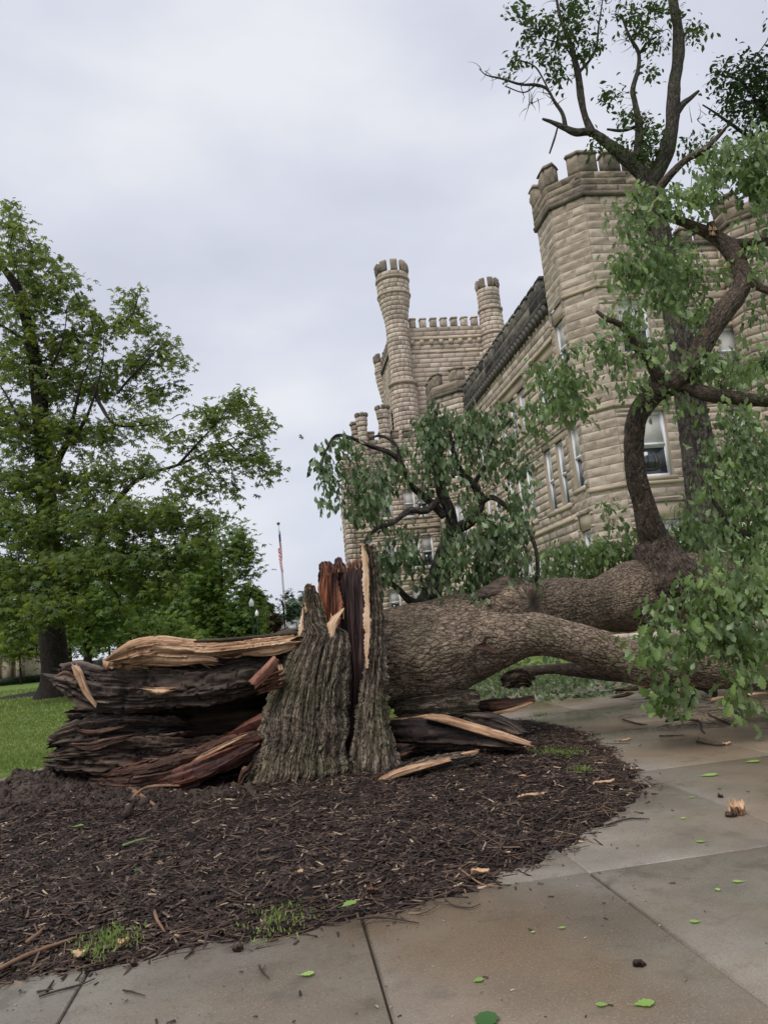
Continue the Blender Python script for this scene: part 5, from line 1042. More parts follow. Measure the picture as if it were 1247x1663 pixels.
def place_leaves(acc, tmpl, P, size, hang=.6, tone=None, spread=1.0):
    n = len(P); a = rng.uniform(0, 2*math.pi, n)
    xd = np.stack([np.cos(a)*spread, np.sin(a)*spread, -hang+rng.normal(0, .35, n)], -1); zh = np.stack([rng.normal(0, .5, n), rng.normal(0, .5, n), np.ones(n)], -1)
    B = basis(xd, zh); S_ = size*rng.uniform(.5, 1.35, n); tn = np.clip(rng.normal(.45, .22, n), 0, 1) if tone is None else tone
    scatter(acc, tmpl[0], tmpl[1], P, B, np.stack([S_, S_, S_], -1), tone=tn); return B, S_
def skeleton_link(nodes, C, acc, r_=.006, jit=.12, maxl=None):
    """join each cluster centre to the nearest point of the branch skeleton by a thin twig"""
    nodes = [np.asarray(q) for q in nodes]; N_ = np.array(nodes); d0 = np.array([np.min(np.linalg.norm(N_-c, axis=1)) for c in C]); order = np.argsort(d0)
    buf = np.zeros((len(N_)+len(C)*3, 3)); buf[:len(N_)] = N_; m = len(N_)
    for i in order:
        c = C[i]; d = np.linalg.norm(buf[:m]-c, axis=1); j = int(np.argmin(d+.0*d)); p = buf[j].copy(); L = d[j]
        if L < 1e-4: continue
        mid = (p+c)/2+np.random.default_rng(int(i)).normal(0, jit*L, 3)+np.array([0, 0, .08*L]); rr0 = r_*(.6+min(1.5, L))
        add_tube(acc, [np.append(p, rr0), np.append(mid, rr0*.75), np.append(c, rr0*.4)], 4, 5, cap=False, tone=.5)
        buf[m] = c; buf[m+1] = (p+mid)/2; buf[m+2] = (mid+c)/2; m += 3
def path_nodes(lst, n=20): return list(catmull(PXP(lst), n)[0][:, :3])
def blob_pts(b, n, Yj):
    """b=(px,py,rx,ry,Y): n points through an ellipsoid"""
    v = rng.normal(size=(n, 3)); v /= np.linalg.norm(v, axis=1)[:, None]; v *= (rng.random(n)**(1/2.2))[:, None]
    return np.array([A(b[0]+v[i, 0]*b[2], b[1]+v[i, 1]*b[3], b[4]+v[i, 2]*Yj) for i in range(n)])
def canopy(parent, blobs, dens, per, size, tmpl, mt, nodes, Yj, cl, hang=.6, tw=TWG, twr=.006, elong=1.0, toneb=0, name='foliage', linkmax=700, collect=None):
    C = []
    for b in blobs: C.append(blob_pts(b, max(3, int(dens*b[2]*b[3]*(b[5] if len(b) > 5 else 1))), Yj if len(b) < 7 else b[6]))
    C = np.concatenate(C); a = Acc(); skeleton_link(nodes, C[:linkmax], a, twr); 
    if a.n: tag(a.build('twigs', tw, parent), kind='stuff')
    P = np.repeat(C, per, 0); off = rng.normal(size=P.shape)*np.array([cl, cl, cl*elong]); off[:, 2] -= abs(off[:, 2])*.4*(elong > 1); P = P+off
    ct = np.repeat(np.clip(rng.normal(.42+toneb, .16, len(C)), 0, 1), per); tn = np.clip(ct+rng.normal(0, .14, len(P)), 0, 1)
    if collect is not None:
        dist = np.linalg.norm(P-CAM, axis=1); k = np.argsort(dist)[:collect[0]]; collect[1].append((P[k], tn[k])); keep = np.ones(len(P), bool); keep[k] = False; P, tn = P[keep], tn[keep]
    a = Acc(); place_leaves(a, tmpl, P, size, hang, tn); o = a.build(name, mt, parent, smooth=True); tag(o, kind='stuff'); return o

# ---- hanging foliage of the fallen tree
nodesC = sum([path_nodes(l_, 25) for l_ in LIMBS[6:14]], [])
blC = [(700, 690, 55, 45, 10.7), (745, 700, 60, 45, 10.7), (800, 700, 45, 45, 10.7), (815, 745, 40, 50, 10.6), (690, 745, 40, 40, 10.6), (725, 770, 38, 35, 10.6), (640, 745, 30, 35, 10.4),
       (560, 722, 34, 20, 10.2, 1.3), (528, 745, 16, 26, 10.0, 1.3), (535, 800, 24, 26, 10.0, 1.1), (585, 790, 26, 50, 10.1, 1.3), (600, 830, 24, 45, 10.0, 1.2), (620, 775, 30, 35, 10.3), (545, 760, 22, 16, 10.1, .6), (665, 860, 32, 26, 10.2, .6), (660, 905, 26, 34, 10.3, .8),
       (625, 900, 22, 50, 10.2, 1.1), (612, 945, 18, 30, 10.2), (745, 890, 55, 35, 10.5), (790, 880, 50, 50, 10.5, 1.2), (760, 945, 48, 36, 10.6, 1.1), (830, 870, 35, 60, 10.4), (840, 920, 32, 34, 10.4), (700, 930, 28, 44, 10.6, .8), (850, 810, 25, 35, 10.4, .7), (770, 830, 40, 28, 10.5, .8), (815, 945, 48, 22, 10.8)]
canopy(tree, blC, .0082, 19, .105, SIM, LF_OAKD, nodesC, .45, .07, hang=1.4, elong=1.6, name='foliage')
# small crown behind the trunk between the burl and the rising limb
nodesD = path_nodes([(900, 1000, 12.6, 12), (930, 930, 12.8, 9), (960, 870, 13, 6), (985, 840, 13, 4)])+path_nodes([(940, 930, 12.8, 6), (1000, 910, 13, 4), (1030, 860, 13, 3)])
blD = [(905, 915, 42, 32, 12.8), (960, 905, 48, 32, 12.9), (1010, 885, 40, 34, 13), (960, 945, 70, 22, 12.9), (990, 835, 22, 26, 13, .5), (1105, 880, 32, 40, 13.2), (1130, 860, 30, 30, 13.5, .7), (1110, 830, 20, 30, 13.2, .4)]
canopy(tree, blD, .015, 15, .125, OAK, LF_OAK, nodesD, .5, .10, hang=.9, toneb=.1)
# masses of leaves on the raised limb, up the right side
nodesE = sum([path_nodes(l_, 25) for l_ in LIMBS[:5]], [])+path_nodes([(1202, 472, 11.6, 34), (1185, 405, 11.8, 32), (1120, 365, 12.0, 21), (1055, 330, 12.3, 13)])
blE = [(1020, 360, 36, 34, 11.9), (1075, 330, 50, 40, 11.9), (1130, 310, 52, 52, 11.8), (1190, 260, 60, 48, 11.7, 1.2), (1235, 300, 50, 70, 11.7, 1.2), (1225, 230, 40, 34, 11.6), (1040, 420, 48, 48, 11.6, 1.2), (1010, 440, 32, 40, 11.5), (1090, 430, 50, 50, 11.6, 1.1), (1060, 490, 40, 40, 11.4, .8), (1120, 480, 40, 46, 11.6, .9),
       (1020, 520, 40, 30, 11.3, .8), (965, 570, 34, 32, 11.2, .8), (900, 620, 42, 36, 11.0, 1.2), (935, 600, 30, 30, 11.1, .9), (880, 670, 26, 42, 11.0, 1.1), (925, 650, 35, 38, 11.0, 1.2), (1010, 590, 40, 36, 11.2, .8), (1060, 570, 40, 34, 11.4, .7), (1030, 640, 30, 26, 11.4, .7), (1100, 650, 40, 18, 11.3, .8),
       (1160, 590, 50, 40, 11.4, 1.1), (1200, 610, 40, 30, 11.3, 1.2), (1235, 560, 28, 50, 11.4, .7), (1180, 440, 36, 32, 11.9, .5), (1235, 420, 30, 45, 11.7, .8), (1225, 500, 26, 30, 11.6, .6), (1240, 640, 30, 20, 11.2, .8)]
canopy(tree, blE, .0080, 15, .135, OAK, LF_OAK, nodesE, .5, .10, hang=.9, toneb=.12)
# lower right wall of leaves
nodesF = path_nodes([(1310, 900, 10.5, 20), (1240, 880, 10.4, 12), (1180, 850, 10.4, 8), (1150, 780, 10.5, 6), (1180, 720, 10.6, 4)])+path_nodes([(1300, 960, 9.6, 14), (1220, 965, 9.3, 10), (1150, 970, 9.2, 7), (1080, 985, 9.1, 4), (1045, 1010, 9.0, 3)])+path_nodes([(1300, 760, 10.8, 16), (1240, 740, 10.8, 10), (1200, 700, 10.8, 6)])
LB = [(1310, 905, 10.6, 22), (1240, 882, 10.4, 12), (1185, 850, 10.4, 8), (1150, 785, 10.5, 6), (1180, 720, 10.6, 4)]
LC = [(1310, 955, 9.7, 16), (1220, 962, 9.4, 10), (1150, 968, 9.2, 7), (1085, 983, 9.1, 4), (1045, 1008, 9.0, 3)]
for l_, sd in ((LB, 90), (LC, 91)): bark_tube('branch', l_, 18, 50, .05, .1, .006, TWG, sd, tree, lump=.01)
blF = [(1200, 690, 45, 40, 10.8, .7), (1180, 740, 45, 40, 10.7, 1.1), (1230, 750, 40, 50, 10.7, 1.2), (1170, 800, 42, 40, 10.6, 1.1), (1225, 820, 42, 42, 10.5, 1.2), (1200, 870, 50, 34, 10.4, 1.1), (1150, 850, 26, 26, 10.5, .6), (1240, 900, 32, 40, 10.2), (1150, 900, 26, 18, 10.2, .4)]
canopy(tree, blF, .0115, 15, .115, OAK, LF_OAK, nodesF, .5, .09, hang=1.1, toneb=.05)
coll = [330, []]
blG = [(1130, 955, 40, 30, 9.1, 1.0), (1185, 970, 50, 45, 9.0, 1.2), (1235, 960, 34, 60, 9.1, 1.2), (1080, 1000, 38, 30, 9.0, .9), (1130, 1020, 42, 40, 8.9, 1.1), (1190, 1030, 46, 38, 8.9, 1.1), (1240, 1050, 26, 34, 8.9, 1.0), (1060, 1050, 26, 28, 8.9, .9), (1072, 1128, 22, 34, 8.8, 1.0, .15), (1208, 1120, 24, 42, 8.8, 1.1, .2), (1100, 1070, 30, 26, 8.9, .6), (1055, 1060, 16, 20, 8.9, .8), (1100, 1118, 12, 20, 8.8, .8, .1)]
canopy(tree, blG, .0090, 13, .125, OAK, LF_OAK, nodesF, .35, .10, hang=1.0, toneb=.15, collect=coll)
# the nearest leaves, each one its own part
lm = []
for i in range(8):
    V, Q = leaf_template(11, True, .27+.05*random.random(), .35, .15+.3*random.random(), i, .27); lm.append(mk('leaf', V, Q, None, LF_OAK, None, True, {'tone': np.clip(.2+.1*i+.12*np.sin(np.arange(len(V))*2.1), 0, 1)}, link=False))
for (P, tn) in coll[1]:
    n = min(296, len(P)); a = rng.uniform(0, 6.28, n); xd = np.stack([np.cos(a), np.sin(a), -1.0+rng.normal(0, .5, n)], -1); zh = np.stack([rng.normal(0, .5, n), rng.normal(-.5, .5, n), np.ones(n)], -1); B = basis(xd, zh)
    for i in range(n):
        s_ = .132*random.uniform(.6, 1.25); M4 = Matrix.LocRotScale(Vector(P[i]), Matrix(B[i].tolist()).to_quaternion(), Vector((s_, s_, s_))); inst('leaf', lm[min(7, int(tn[i]*8))], tree, M4)
# leaf litter on the ground behind the trunk
ac = Acc(); n = 7000; cx = rng.uniform(1.2, 11, n); cy = rng.uniform(15.0, 26, n); k = (cx*D2[0]+cy*D2[1] > 3.4); P = np.stack([cx, cy, np.full(n, .04)+rng.random(n)**1.5*.75*sstep(-.3, .4, vn(cx*.6, cy*.6, seed=90))], -1)[k]
place_leaves(ac, OAK, P, .17, .3); o = ac.build('fallen_foliage', LF_OAKD, smooth=True); tag(o, 'leafy broken branches strewn over the ground behind the fallen trunk', 'leaf litter', kind='stuff')

# ================================================================== STANDING TREES
def tree_limb(name, l_, parent, mt, nu=24, nv=70, amp=.015, seed=5, cw=.09, ch=.25): return bark_tube(name, l_, nu, nv, cw, ch, amp, mt, seed, parent, lump=.02)
bt = thing('storm_torn_tree', 'standing tree before the castle turret with a bare crooked top and torn limbs', 'tree', A(1150, 900, 20)*[1, 1, 0])
YB = 20.0
tree_limb('trunk', [(1185, 1010, YB, 78), (1160, 900, YB, 62), (1147, 830, YB, 54), (1134, 740, YB, 50), (1122, 660, YB, 45), (1110, 590, YB, 41), (1098, 520, YB, 38), (1085, 450, YB, 35), (1070, 380, YB, 34), (1055, 320, YB, 30), (1045, 280, YB, 26)], bt, BARKG, 70, 330, .03, 11)
TL = [[(1055, 300, YB, 24), (1072, 270, YB, 27), (1085, 235, YB, 26), (1092, 190, YB, 23), (1094, 140, YB, 20), (1101, 90, YB, 19), (1100, 45, YB, 18), (1092, 0, YB, 16), (1090, -60, YB, 14)],
      [(1045, 285, YB, 22), (1015, 258, YB, 20), (985, 232, YB, 18), (960, 215, YB, 14), (935, 215, YB, 12), (915, 207, YB, 10), (895, 198, YB, 7), (880, 193, YB, 4)],
      [(962, 218, YB, 13), (950, 190, YB, 12), (943, 160, YB, 11), (938, 120, YB, 10), (925, 70, YB, 8), (910, 30, YB, 5), (900, -20, YB, 4)],
      [(918, 208, YB, 8), (913, 185, YB, 6), (900, 165, YB, 6), (888, 145, YB, 5), (870, 138, YB, 5), (845, 137, YB, 4), (815, 128, YB, 3), (790, 122, YB, 2), (778, 112, YB, 1.5)],
      [(1040, 285, YB, 16), (1036, 250, YB, 15), (1037, 205, YB, 14), (1030, 165, YB, 9), (1027, 145, YB, 8), (1036, 110, YB, 7), (1036, 85, YB, 6), (1022, 60, YB, 5), (1010, 30, YB, 3)],
      [(1036, 90, YB, 5), (1050, 70, YB, 4), (1065, 60, YB, 3)],
      [(1095, 190, YB, 12), (1108, 170, YB, 12), (1120, 160, YB, 9), (1134, 148, YB, 5)],
      [(905, 207, YB, 3), (900, 225, YB, 4), (892, 249, YB, 3)],
      [(1034, 205, YB, 6), (1010, 212, YB, 5), (985, 210, YB, 3)],
      [(870, 138, YB, 3), (850, 150, YB, 2), (820, 140, YB, 2)], [(890, 145, YB, 3), (870, 110, YB, 2.5), (845, 98, YB, 2)],
      [(938, 120, YB, 5), (965, 85, YB, 4), (972, 40, YB, 3), (978, 0, YB, 2)], [(938, 110, YB, 4), (915, 75, YB, 3), (880, 62, YB, 2)]]
for i, l_ in enumerate(TL): tree_limb('limb', l_, bt, BARKG, 14 if i > 1 else 26, 60, .01, 20+i)
nodesT = sum([path_nodes(l_, 22) for l_ in TL], [])
blT = [(840, 15, 18, 16, YB, .8), (870, 40, 24, 22, YB), (855, 60, 14, 12, YB), (925, 20, 26, 30, YB), (920, 60, 24, 26, YB), (880, 85, 24, 16, YB, .8), (905, 110, 22, 16, YB, .7), (850, 95, 14, 10, YB, .6), (945, 85, 18, 30, YB, .8), (830, 100, 10, 12, YB, .7), (965, 75, 14, 16, YB, .7), (975, 20, 16, 16, YB, .4),
       (1025, 20, 28, 18, YB), (1060, 15, 18, 18, YB), (1040, 50, 26, 16, YB), (1065, 70, 20, 14, YB, .8), (1058, 120, 14, 10, YB, 1.3), (1125, 48, 24, 14, YB, 1), (1095, 20, 16, 18, YB, .6), (995, 160, 20, 14, YB, .7), (985, 150, 12, 10, YB), (1010, 185, 20, 14, YB, .6), (1045, 205, 20, 24, YB, .8), (965, 235, 14, 8, YB), (1000, 235, 22, 14, YB, .9), (1045, 255, 24, 28, YB, 1.1), (1060, 225, 18, 24, YB, .8), (830, 120, 10, 8, YB, .5), (895, 100, 12, 12, YB, .6), (905, 128, 14, 10, YB, .6)]
canopy(bt, blT, .038, 9, .16, SIM, LF_TOP, nodesT, .6, .13, hang=.2, twr=.008)
blT2 = [(1130, 660, 18, 16, 19.5, .4), (1090, 420, 40, 60, 20.5, .5), (1060, 340, 40, 40, 20.3, .8), (1130, 520, 40, 60, 20.8, .4), (1130, 235, 45, 30, 20, .5)]
canopy(bt, blT2, .02, 12, .16, SIM, LF_TOP, nodesT, .6, .2, hang=.5)
ac = Acc()
for l_ in ([(815, 128), (778, 112)], [(870, 138), (830, 132)], [(888, 145), (850, 180)], [(880, 140), (905, 170)], [(845, 150), (870, 175)], [(905, 30), (900, -20)], [(972, 60), (985, -5)], [(1010, 30), (985, 20)], [(1036, 85), (1010, 55)], [(1120, 200), (1150, 185)], [(1065, 60), (1085, 45)]):
    for q in range(7):
        f = random.random(); x0, y0 = l_[0][0]+(l_[1][0]-l_[0][0])*f, l_[0][1]+(l_[1][1]-l_[0][1])*f; b = random.uniform(-3.0, .2) if q % 3 else random.uniform(0, 3.1); L = random.uniform(10, 30); c = random.gauss(0, .5)
        add_tube(ac, [np.append(A(x0+math.cos(b+c*g_)*L*g_, y0+math.sin(b+c*g_)*L*g_, YB+.2*g_), .014*(1-.8*g_)) for g_ in (0, .35, .7, 1)], 4, 5, cap=False, tone=.5)
tag(ac.build('twigs', TWG, bt), kind='stuff')
# dark tree top at the upper right
dt = thing('dark_tree', 'dark dense tree crown rising behind the torn limbs at the upper right', 'tree', A(1260, 1020, 26)*[1, 1, 0])
DL = [[(1345, 1080, 26, 50), (1330, 700, 26, 40), (1310, 400, 26, 28), (1270, 250, 26, 14), (1235, 160, 26, 6)], [(1300, 350, 26, 18), (1230, 240, 26, 8), (1170, 190, 26, 4), (1140, 170, 26, 2)], [(1262, 230, 26, 10), (1210, 140, 26, 4), (1165, 120, 26, 2)]]
for i, l_ in enumerate(DL): tree_limb('trunk' if i == 0 else 'limb', l_, dt, BARKD, 20, 80, .02, 40+i)
canopy(dt, [(1215, 110, 34, 20, 26), (1240, 130, 40, 34, 26, 1.3), (1200, 150, 44, 24, 26, 1.2), (1175, 122, 30, 14, 26, .9), (1190, 185, 40, 18, 26, .9), (1240, 190, 40, 30, 26, 1.2), (1275, 150, 40, 60, 26), (1220, 95, 20, 8, 26, .7), (1270, 260, 40, 60, 26), (1265, 20, 25, 12, 26, .5)], .030, 9, .20, SIM, LF_DK, sum([path_nodes(l_, 20) for l_ in DL], []), .8, .28, hang=.1, twr=.012)
# ---- big chestnut-like tree at left
YL = 38.0
lt = thing('large_tree', 'large full-leaved dark green tree with a thick trunk on the left lawn', 'tree', G(92, 1128))
TRK = [(88, 1136, YL, 62), (90, 1110, YL, 44), (90, 1080, YL, 40), (86, 1030, YL, 38), (82, 950, YL, 36), (78, 860, YL, 32), (73, 760, YL, 28), (68, 680, YL, 25), (58, 600, YL, 20), (46, 530, YL, 16), (30, 470, YL, 13), (10, 440, YL, 9), (-15, 410, YL, 6)]
tree_limb('trunk', TRK, lt, BARKD, 60, 240, .04, 51, .12, .4)
LLm = [[(48, 540, YL, 10), (35, 500, YL, 9), (30, 450, YL, 6), (20, 390, YL, 4)], [(58, 570, YL, 12), (30, 545, YL, 9), (0, 528, YL, 7), (-30, 520, YL, 4)], [(76, 780, YL-1, 18), (110, 720, YL-1.5, 13), (140, 680, YL-2, 9), (165, 600, YL-2, 6), (170, 540, YL-2, 4)],
       [(110, 720, YL-1.5, 9), (135, 615, YL-2, 6), (160, 560, YL-1, 3)], [(150, 625, YL-2, 7), (165, 660, YL-2, 8), (190, 690, YL-3, 7), (240, 690, YL-3, 5), (280, 680, YL-3, 3)], [(190, 640, YL-2, 5), (215, 610, YL-2, 6), (245, 580, YL-2, 4), (262, 560, YL-2, 3)],
       [(84, 900, YL-1, 18), (120, 960, YL-3, 18), (150, 920, YL-3, 20), (168, 860, YL-3, 19), (190, 815, YL-3, 15), (230, 775, YL-3.5, 12), (290, 755, YL-4, 9), (335, 735, YL-4, 7), (370, 715, YL-4, 5), (405, 700, YL-4, 3)],
       [(290, 755, YL-4, 6), (340, 700, YL-4, 4), (390, 650, YL-4, 3)], [(370, 718, YL-4, 4), (400, 745, YL-4, 3), (425, 760, YL-4, 2)], [(168, 860, YL-3, 8), (230, 850, YL-5, 6), (290, 860, YL-6, 4), (320, 900, YL-6, 3)],
       [(168, 940, YL-4, 5), (190, 965, YL-5, 5), (195, 985, YL-5, 4), (185, 1000, YL-5, 2)], [(80, 900, YL-1, 10), (30, 940, YL-3, 8), (0, 930, YL-4, 6), (-30, 920, YL-4, 4)], [(60, 640, YL-1, 8), (100, 560, YL-2, 5), (110, 500, YL-2, 3)], [(40, 700, YL-2, 6), (10, 640, YL-2, 5), (-20, 600, YL-2, 3)]]
for i, l_ in enumerate(LLm): tree_limb('limb', [(q[0], q[1], q[2], q[3]*(.85-.6*k_/(len(l_)-1))) for k_, q in enumerate(l_)], lt, BARKD, 14, 50, .015, 60+i)
nodesL = path_nodes(TRK, 40)+sum([path_nodes(l_, 22) for l_ in LLm], [])
blL = [(10, 345, 20, 24, YL), (25, 370, 26, 22, YL), (20, 420, 34, 35, YL), (55, 395, 24, 18, YL, .8), (70, 440, 34, 30, YL, .9), (55, 490, 50, 34, YL), (110, 460, 30, 22, YL, .8), (130, 500, 34, 28, YL), (10, 500, 30, 30, YL), (60, 550, 60, 34, YL), (130, 560, 44, 34, YL), (175, 530, 28, 30, YL, .9), (215, 480, 26, 16, YL, .8), (225, 520, 34, 26, YL, .9), (250, 560, 30, 22, YL, .8),
       (10, 590, 40, 40, YL), (80, 620, 60, 40, YL), (150, 620, 50, 40, YL), (210, 590, 40, 34, YL, .9), (280, 580, 28, 22, YL, .8), (240, 640, 44, 26, YL, .8), (285, 640, 20, 20, YL, .5), (20, 690, 50, 50, YL-1), (90, 700, 60, 44, YL-1), (160, 700, 50, 34, YL-1, .9), (215, 690, 44, 28, YL-2, .5), (260, 700, 34, 20, YL-3, .4),
       (20, 780, 50, 50, YL-2, 1.1), (90, 790, 60, 44, YL-2, 1.1), (160, 780, 50, 40, YL-2), (225, 760, 40, 26, YL-3, .8), (290, 720, 34, 22, YL-4, .7), (330, 680, 30, 22, YL-4, .9), (370, 665, 34, 22, YL-4), (395, 645, 26, 12, YL-4, .7), (420, 690, 24, 30, YL-4, .9), (430, 760, 22, 26, YL-4, .9), (390, 730, 34, 34, YL-4, .8), (340, 740, 30, 26, YL-4, .8), (300, 780, 34, 24, YL-4, .9), (360, 790, 34, 24, YL-4, .7),
       (10, 860, 50, 44, YL-4, 1.2), (75, 860, 60, 44, YL-3, 1.2), (140, 850, 50, 36, YL-4, 1.1), (210, 840, 54, 38, YL-5, 1.2), (280, 840, 44, 34, YL-5, 1.1), (330, 840, 34, 28, YL-5, .8), (10, 940, 50, 44, YL-5, 1.3), (70, 930, 60, 44, YL-5, 1.3), (140, 920, 54, 36, YL-6, .9), (210, 910, 50, 44, YL-6, 1.2), (270, 910, 44, 44, YL-6, 1.1), (320, 890, 30, 34, YL-6, .8), (230, 960, 40, 26, YL-6, 1), (280, 960, 30, 24, YL-6, .8),
       (20, 1000, 44, 34, YL-6, 1.1), (75, 990, 48, 26, YL-7, 1.2), (110, 980, 30, 22, YL-7), (30, 1035, 30, 14, YL-7, .4)]
canopy(lt, blL, .0185, 17, .26, WH, LF_CH, nodesL, 2.4, .32, elong=.75, hang=.25, twr=.02, tw=BARKD, linkmax=1400)
# mulch ring round it
c = G(92, 1126); a = Acc(); th_ = np.linspace(0, 2*math.pi, 49)[:-1]; V = []
for (rr_, zz_) in ((3.4, .035), (3.1, .10), (1.5, .22), (.4, .25)): V += [[c[0]+math.cos(t)*rr_*(1+.06*math.sin(3*t)), c[1]+math.sin(t)*rr_*(1+.05*math.sin(5*t)), zz_] for t in th_]
a.add(np.array(V), gridQ(4, 48)); o = a.build('tree_mulch_ring', SOIL, smooth=True); tag(o, kind='structure')
# ---- background trees
def bg_tree(px, ybase, Y, top, wpx, lab, mt, tone=0, per=12, trunkw=14, seed=0, low=.25, dens=.03, size=None, nm='background_tree'):
    t = thing(nm, lab, 'tree', A(px, ybase, Y)*[1, 1, 0], 'trees along the far lawn'); sgn = random.Random(seed)
    g0 = G(px, ybase); Pb = np.append(A(px, ybase, Y), R(trunkw, Y)); Pb[2] = -.02
    Pt = np.append(A(px-6, top+(ybase-top)*.25, Y), R(3, Y)); Pm = (Pb+Pt)/2; Pm[3] = R(trunkw*.7, Y); trk = [Pb*.0+Pb, Pm, Pt]
    add_ = Acc(); add_tube(add_, np.array(trk), 12, 24, cap=True, tone=.5, crev=1.0); add_.build('trunk', BARKD, t, smooth=True)
    nd = list(catmull(np.array(trk), 14)[0][4:, :3]); H = ybase-top; bl = []
    for i in range(16):
        v = sgn.uniform(0, 1); w_ = wpx*.5*math.sin(math.pi*(.12+.8*v))**.7; bl.append((px+sgn.uniform(-.95, .95)*w_, top+H*(1-low)*(1-v)*.92+H*.05, wpx*.14, H*.07, Y, 1))
    canopy(t, bl, dens*26/max(14, wpx*.16), int(per*1.5), size or Y*.0065, WH, mt, nd, wpx*.22*Y/FPX, min(Y*.012, wpx*.13*Y/FPX), hang=.2, twr=.02, tw=BARKD, toneb=tone, linkmax=120)
    return t
bg_tree(144, 1096, 55, 880, 150, 'tree just right of the thick trunk with a bright green low crown', LF_BR, seed=1, trunkw=15, low=.28)
bg_tree(198, 1084, 70, 930, 120, 'tree with a slim straight trunk behind the pointed end of the fallen log', LF_BR, -.1, seed=2, trunkw=13, low=.3)
bg_tree(115, 1088, 75, 940, 110, 'thin tree between the thick trunk and the parked vehicles', LF_CH, seed=3, trunkw=9, low=.32)
bg_tree(365, 1062, 66, 845, 112, 'tall bright green tree left of the street lamps', LF_BR, -.05, seed=4, trunkw=8, low=.05, dens=.034)
bg_tree(320, 1066, 72, 900, 110, 'dense green tree behind the right end of the large tree', LF_BR, .1, seed=5, trunkw=8, low=.06, dens=.04)
bg_tree(408, 1058, 75, 940, 46, 'dark narrow tree right of the street lamps', LF_CH, -.05, seed=6, trunkw=6, low=.03, dens=.06)
bg_tree(380, 1062, 66, 975, 80, 'low bright green shrubby tree at the foot of the lamps', LF_BR, .05, seed=7, trunkw=4, low=.0, dens=.05)
bg_tree(285, 1070, 60, 1000, 80, 'small bright yellow-green tree above the torn end of the trunk', LF_BR, .3, seed=8, trunkw=4, low=.0, dens=.05)
bg_tree(240, 1074, 85, 985, 100, 'mid-green tree by the distant street', LF_CH, .1, seed=9, trunkw=6, low=.3, dens=.04)
bg_tree(447, 1050, 70, 1000, 16, 'small rust-brown tree at the foot of the flagpole', LF_RED, seed=10, trunkw=4, low=.0, dens=.09)
bg_tree(466, 1050, 68, 958, 26, 'thin sparse dark sapling in front of the flagpole', LF_DK, seed=11, trunkw=3, low=.1, dens=.012, per=6, size=.25)
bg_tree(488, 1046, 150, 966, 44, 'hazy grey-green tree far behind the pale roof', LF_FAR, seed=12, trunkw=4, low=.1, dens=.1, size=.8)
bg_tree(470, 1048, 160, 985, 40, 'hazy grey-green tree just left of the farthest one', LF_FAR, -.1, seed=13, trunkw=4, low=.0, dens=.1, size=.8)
bg_tree(35, 1094, 80, 985, 120, 'tree in front of the stone gatehouse at far left', LF_CH, .15, seed=14, trunkw=4, low=.35, dens=.03)
bg_tree(430, 1052, 90, 975, 26, 'dark bushy tree left of the flagpole', LF_CH, -.15, seed=15, trunkw=4, low=.0, dens=.08)
# a row of far trees closing the street on the left
for i, px in enumerate((-60, 30, 110, 180, 250, 330)): bg_tree(px, 1084-(px+60)*.09, 130, 975+random.uniform(-15, 25), 130, ('far dark tree beyond the street, '+['outside the left edge', 'behind the stone gatehouse', 'behind the thick trunk of the large tree', 'behind the traffic signal', 'behind the pointed log end', 'left of the tall bright green tree'][i]), LF_DK, .25, seed=20+i, trunkw=5, low=.36, dens=.035, size=.9)

# ================================================================== STREET AND SMALL THINGS FAR LEFT
st_ = Acc(); V = []
for s in np.linspace(0, 1, 20):
    x = -140+s*200; V += [[x, 92+.10*x*-1*.2, .035], [x, 99+.10*x*-1*.2, .035]]
o = mk('street', V, gridQ(20, 2, False), None, ASPH); tag(o, kind='structure')
def hedge(lst, h, w_, lab):
    P = [G(*p) for p in lst]; a = Acc(); t = thing('hedge', lab, 'hedge', P[0])
    for i in range(len(P)-1):
        n = max(6, int(np.linalg.norm(P[i+1]-P[i])*230)); u = rng.random(n)[:, None]; C = P[i]+(P[i+1]-P[i])*u+np.stack([rng.uniform(-w_/2, w_/2, n), rng.uniform(-w_/2, w_/2, n), rng.uniform(0, h, n)], -1)
        place_leaves(a, DIA, C, .16, -.1, np.clip(rng.normal(.4, .2, n), 0, 1))
        b = Acc(); p, q = P[i], P[i+1]; e_ = np.array([0, w_*.32, 0]); z_ = np.array([0, 0, h*.85]); b.add(np.array([p-e_, q-e_, q+e_, p+e_, p-e_+z_, q-e_+z_, q+e_+z_, p+e_+z_]), BQ); b.build('hedge_core', LF_DK, t)
    o = a.build('foliage', LF_DK, t); tag(o, kind='stuff'); return t
hedge([(-60, 1121), (75, 1107)], .9, 1.2, 'clipped low hedge at the far left in front of the gatehouse')
hedge([(115, 1104), (210, 1092)], .7, 1.2, 'clipped low hedge behind the tip of the fallen log')
def bxo(name, p0, p1, m, parent, rz=0, bev=0):
    a = Acc(); V = boxv(p0, p1); a.add(V, BQ); return a.build(name, m, parent)
CARW = mat('white_car_paint', base=(.75, .75, .76), rough=.25, spec=.6); CARG = mat('silver_car_paint', base=(.35, .36, .38), rough=.25, spec=.6, metallic=.4); CARR = mat('red_car_paint', base=(.35, .04, .03), rough=.3, spec=.6); CARD = mat('dark_car_paint', base=(.04, .05, .08), rough=.25, spec=.6)
RUB = mat('tyre_rubber', base=(.02, .02, .02), rough=.8); LGT = mat('red_tail_light', base=(.5, .03, .02), rough=.3)
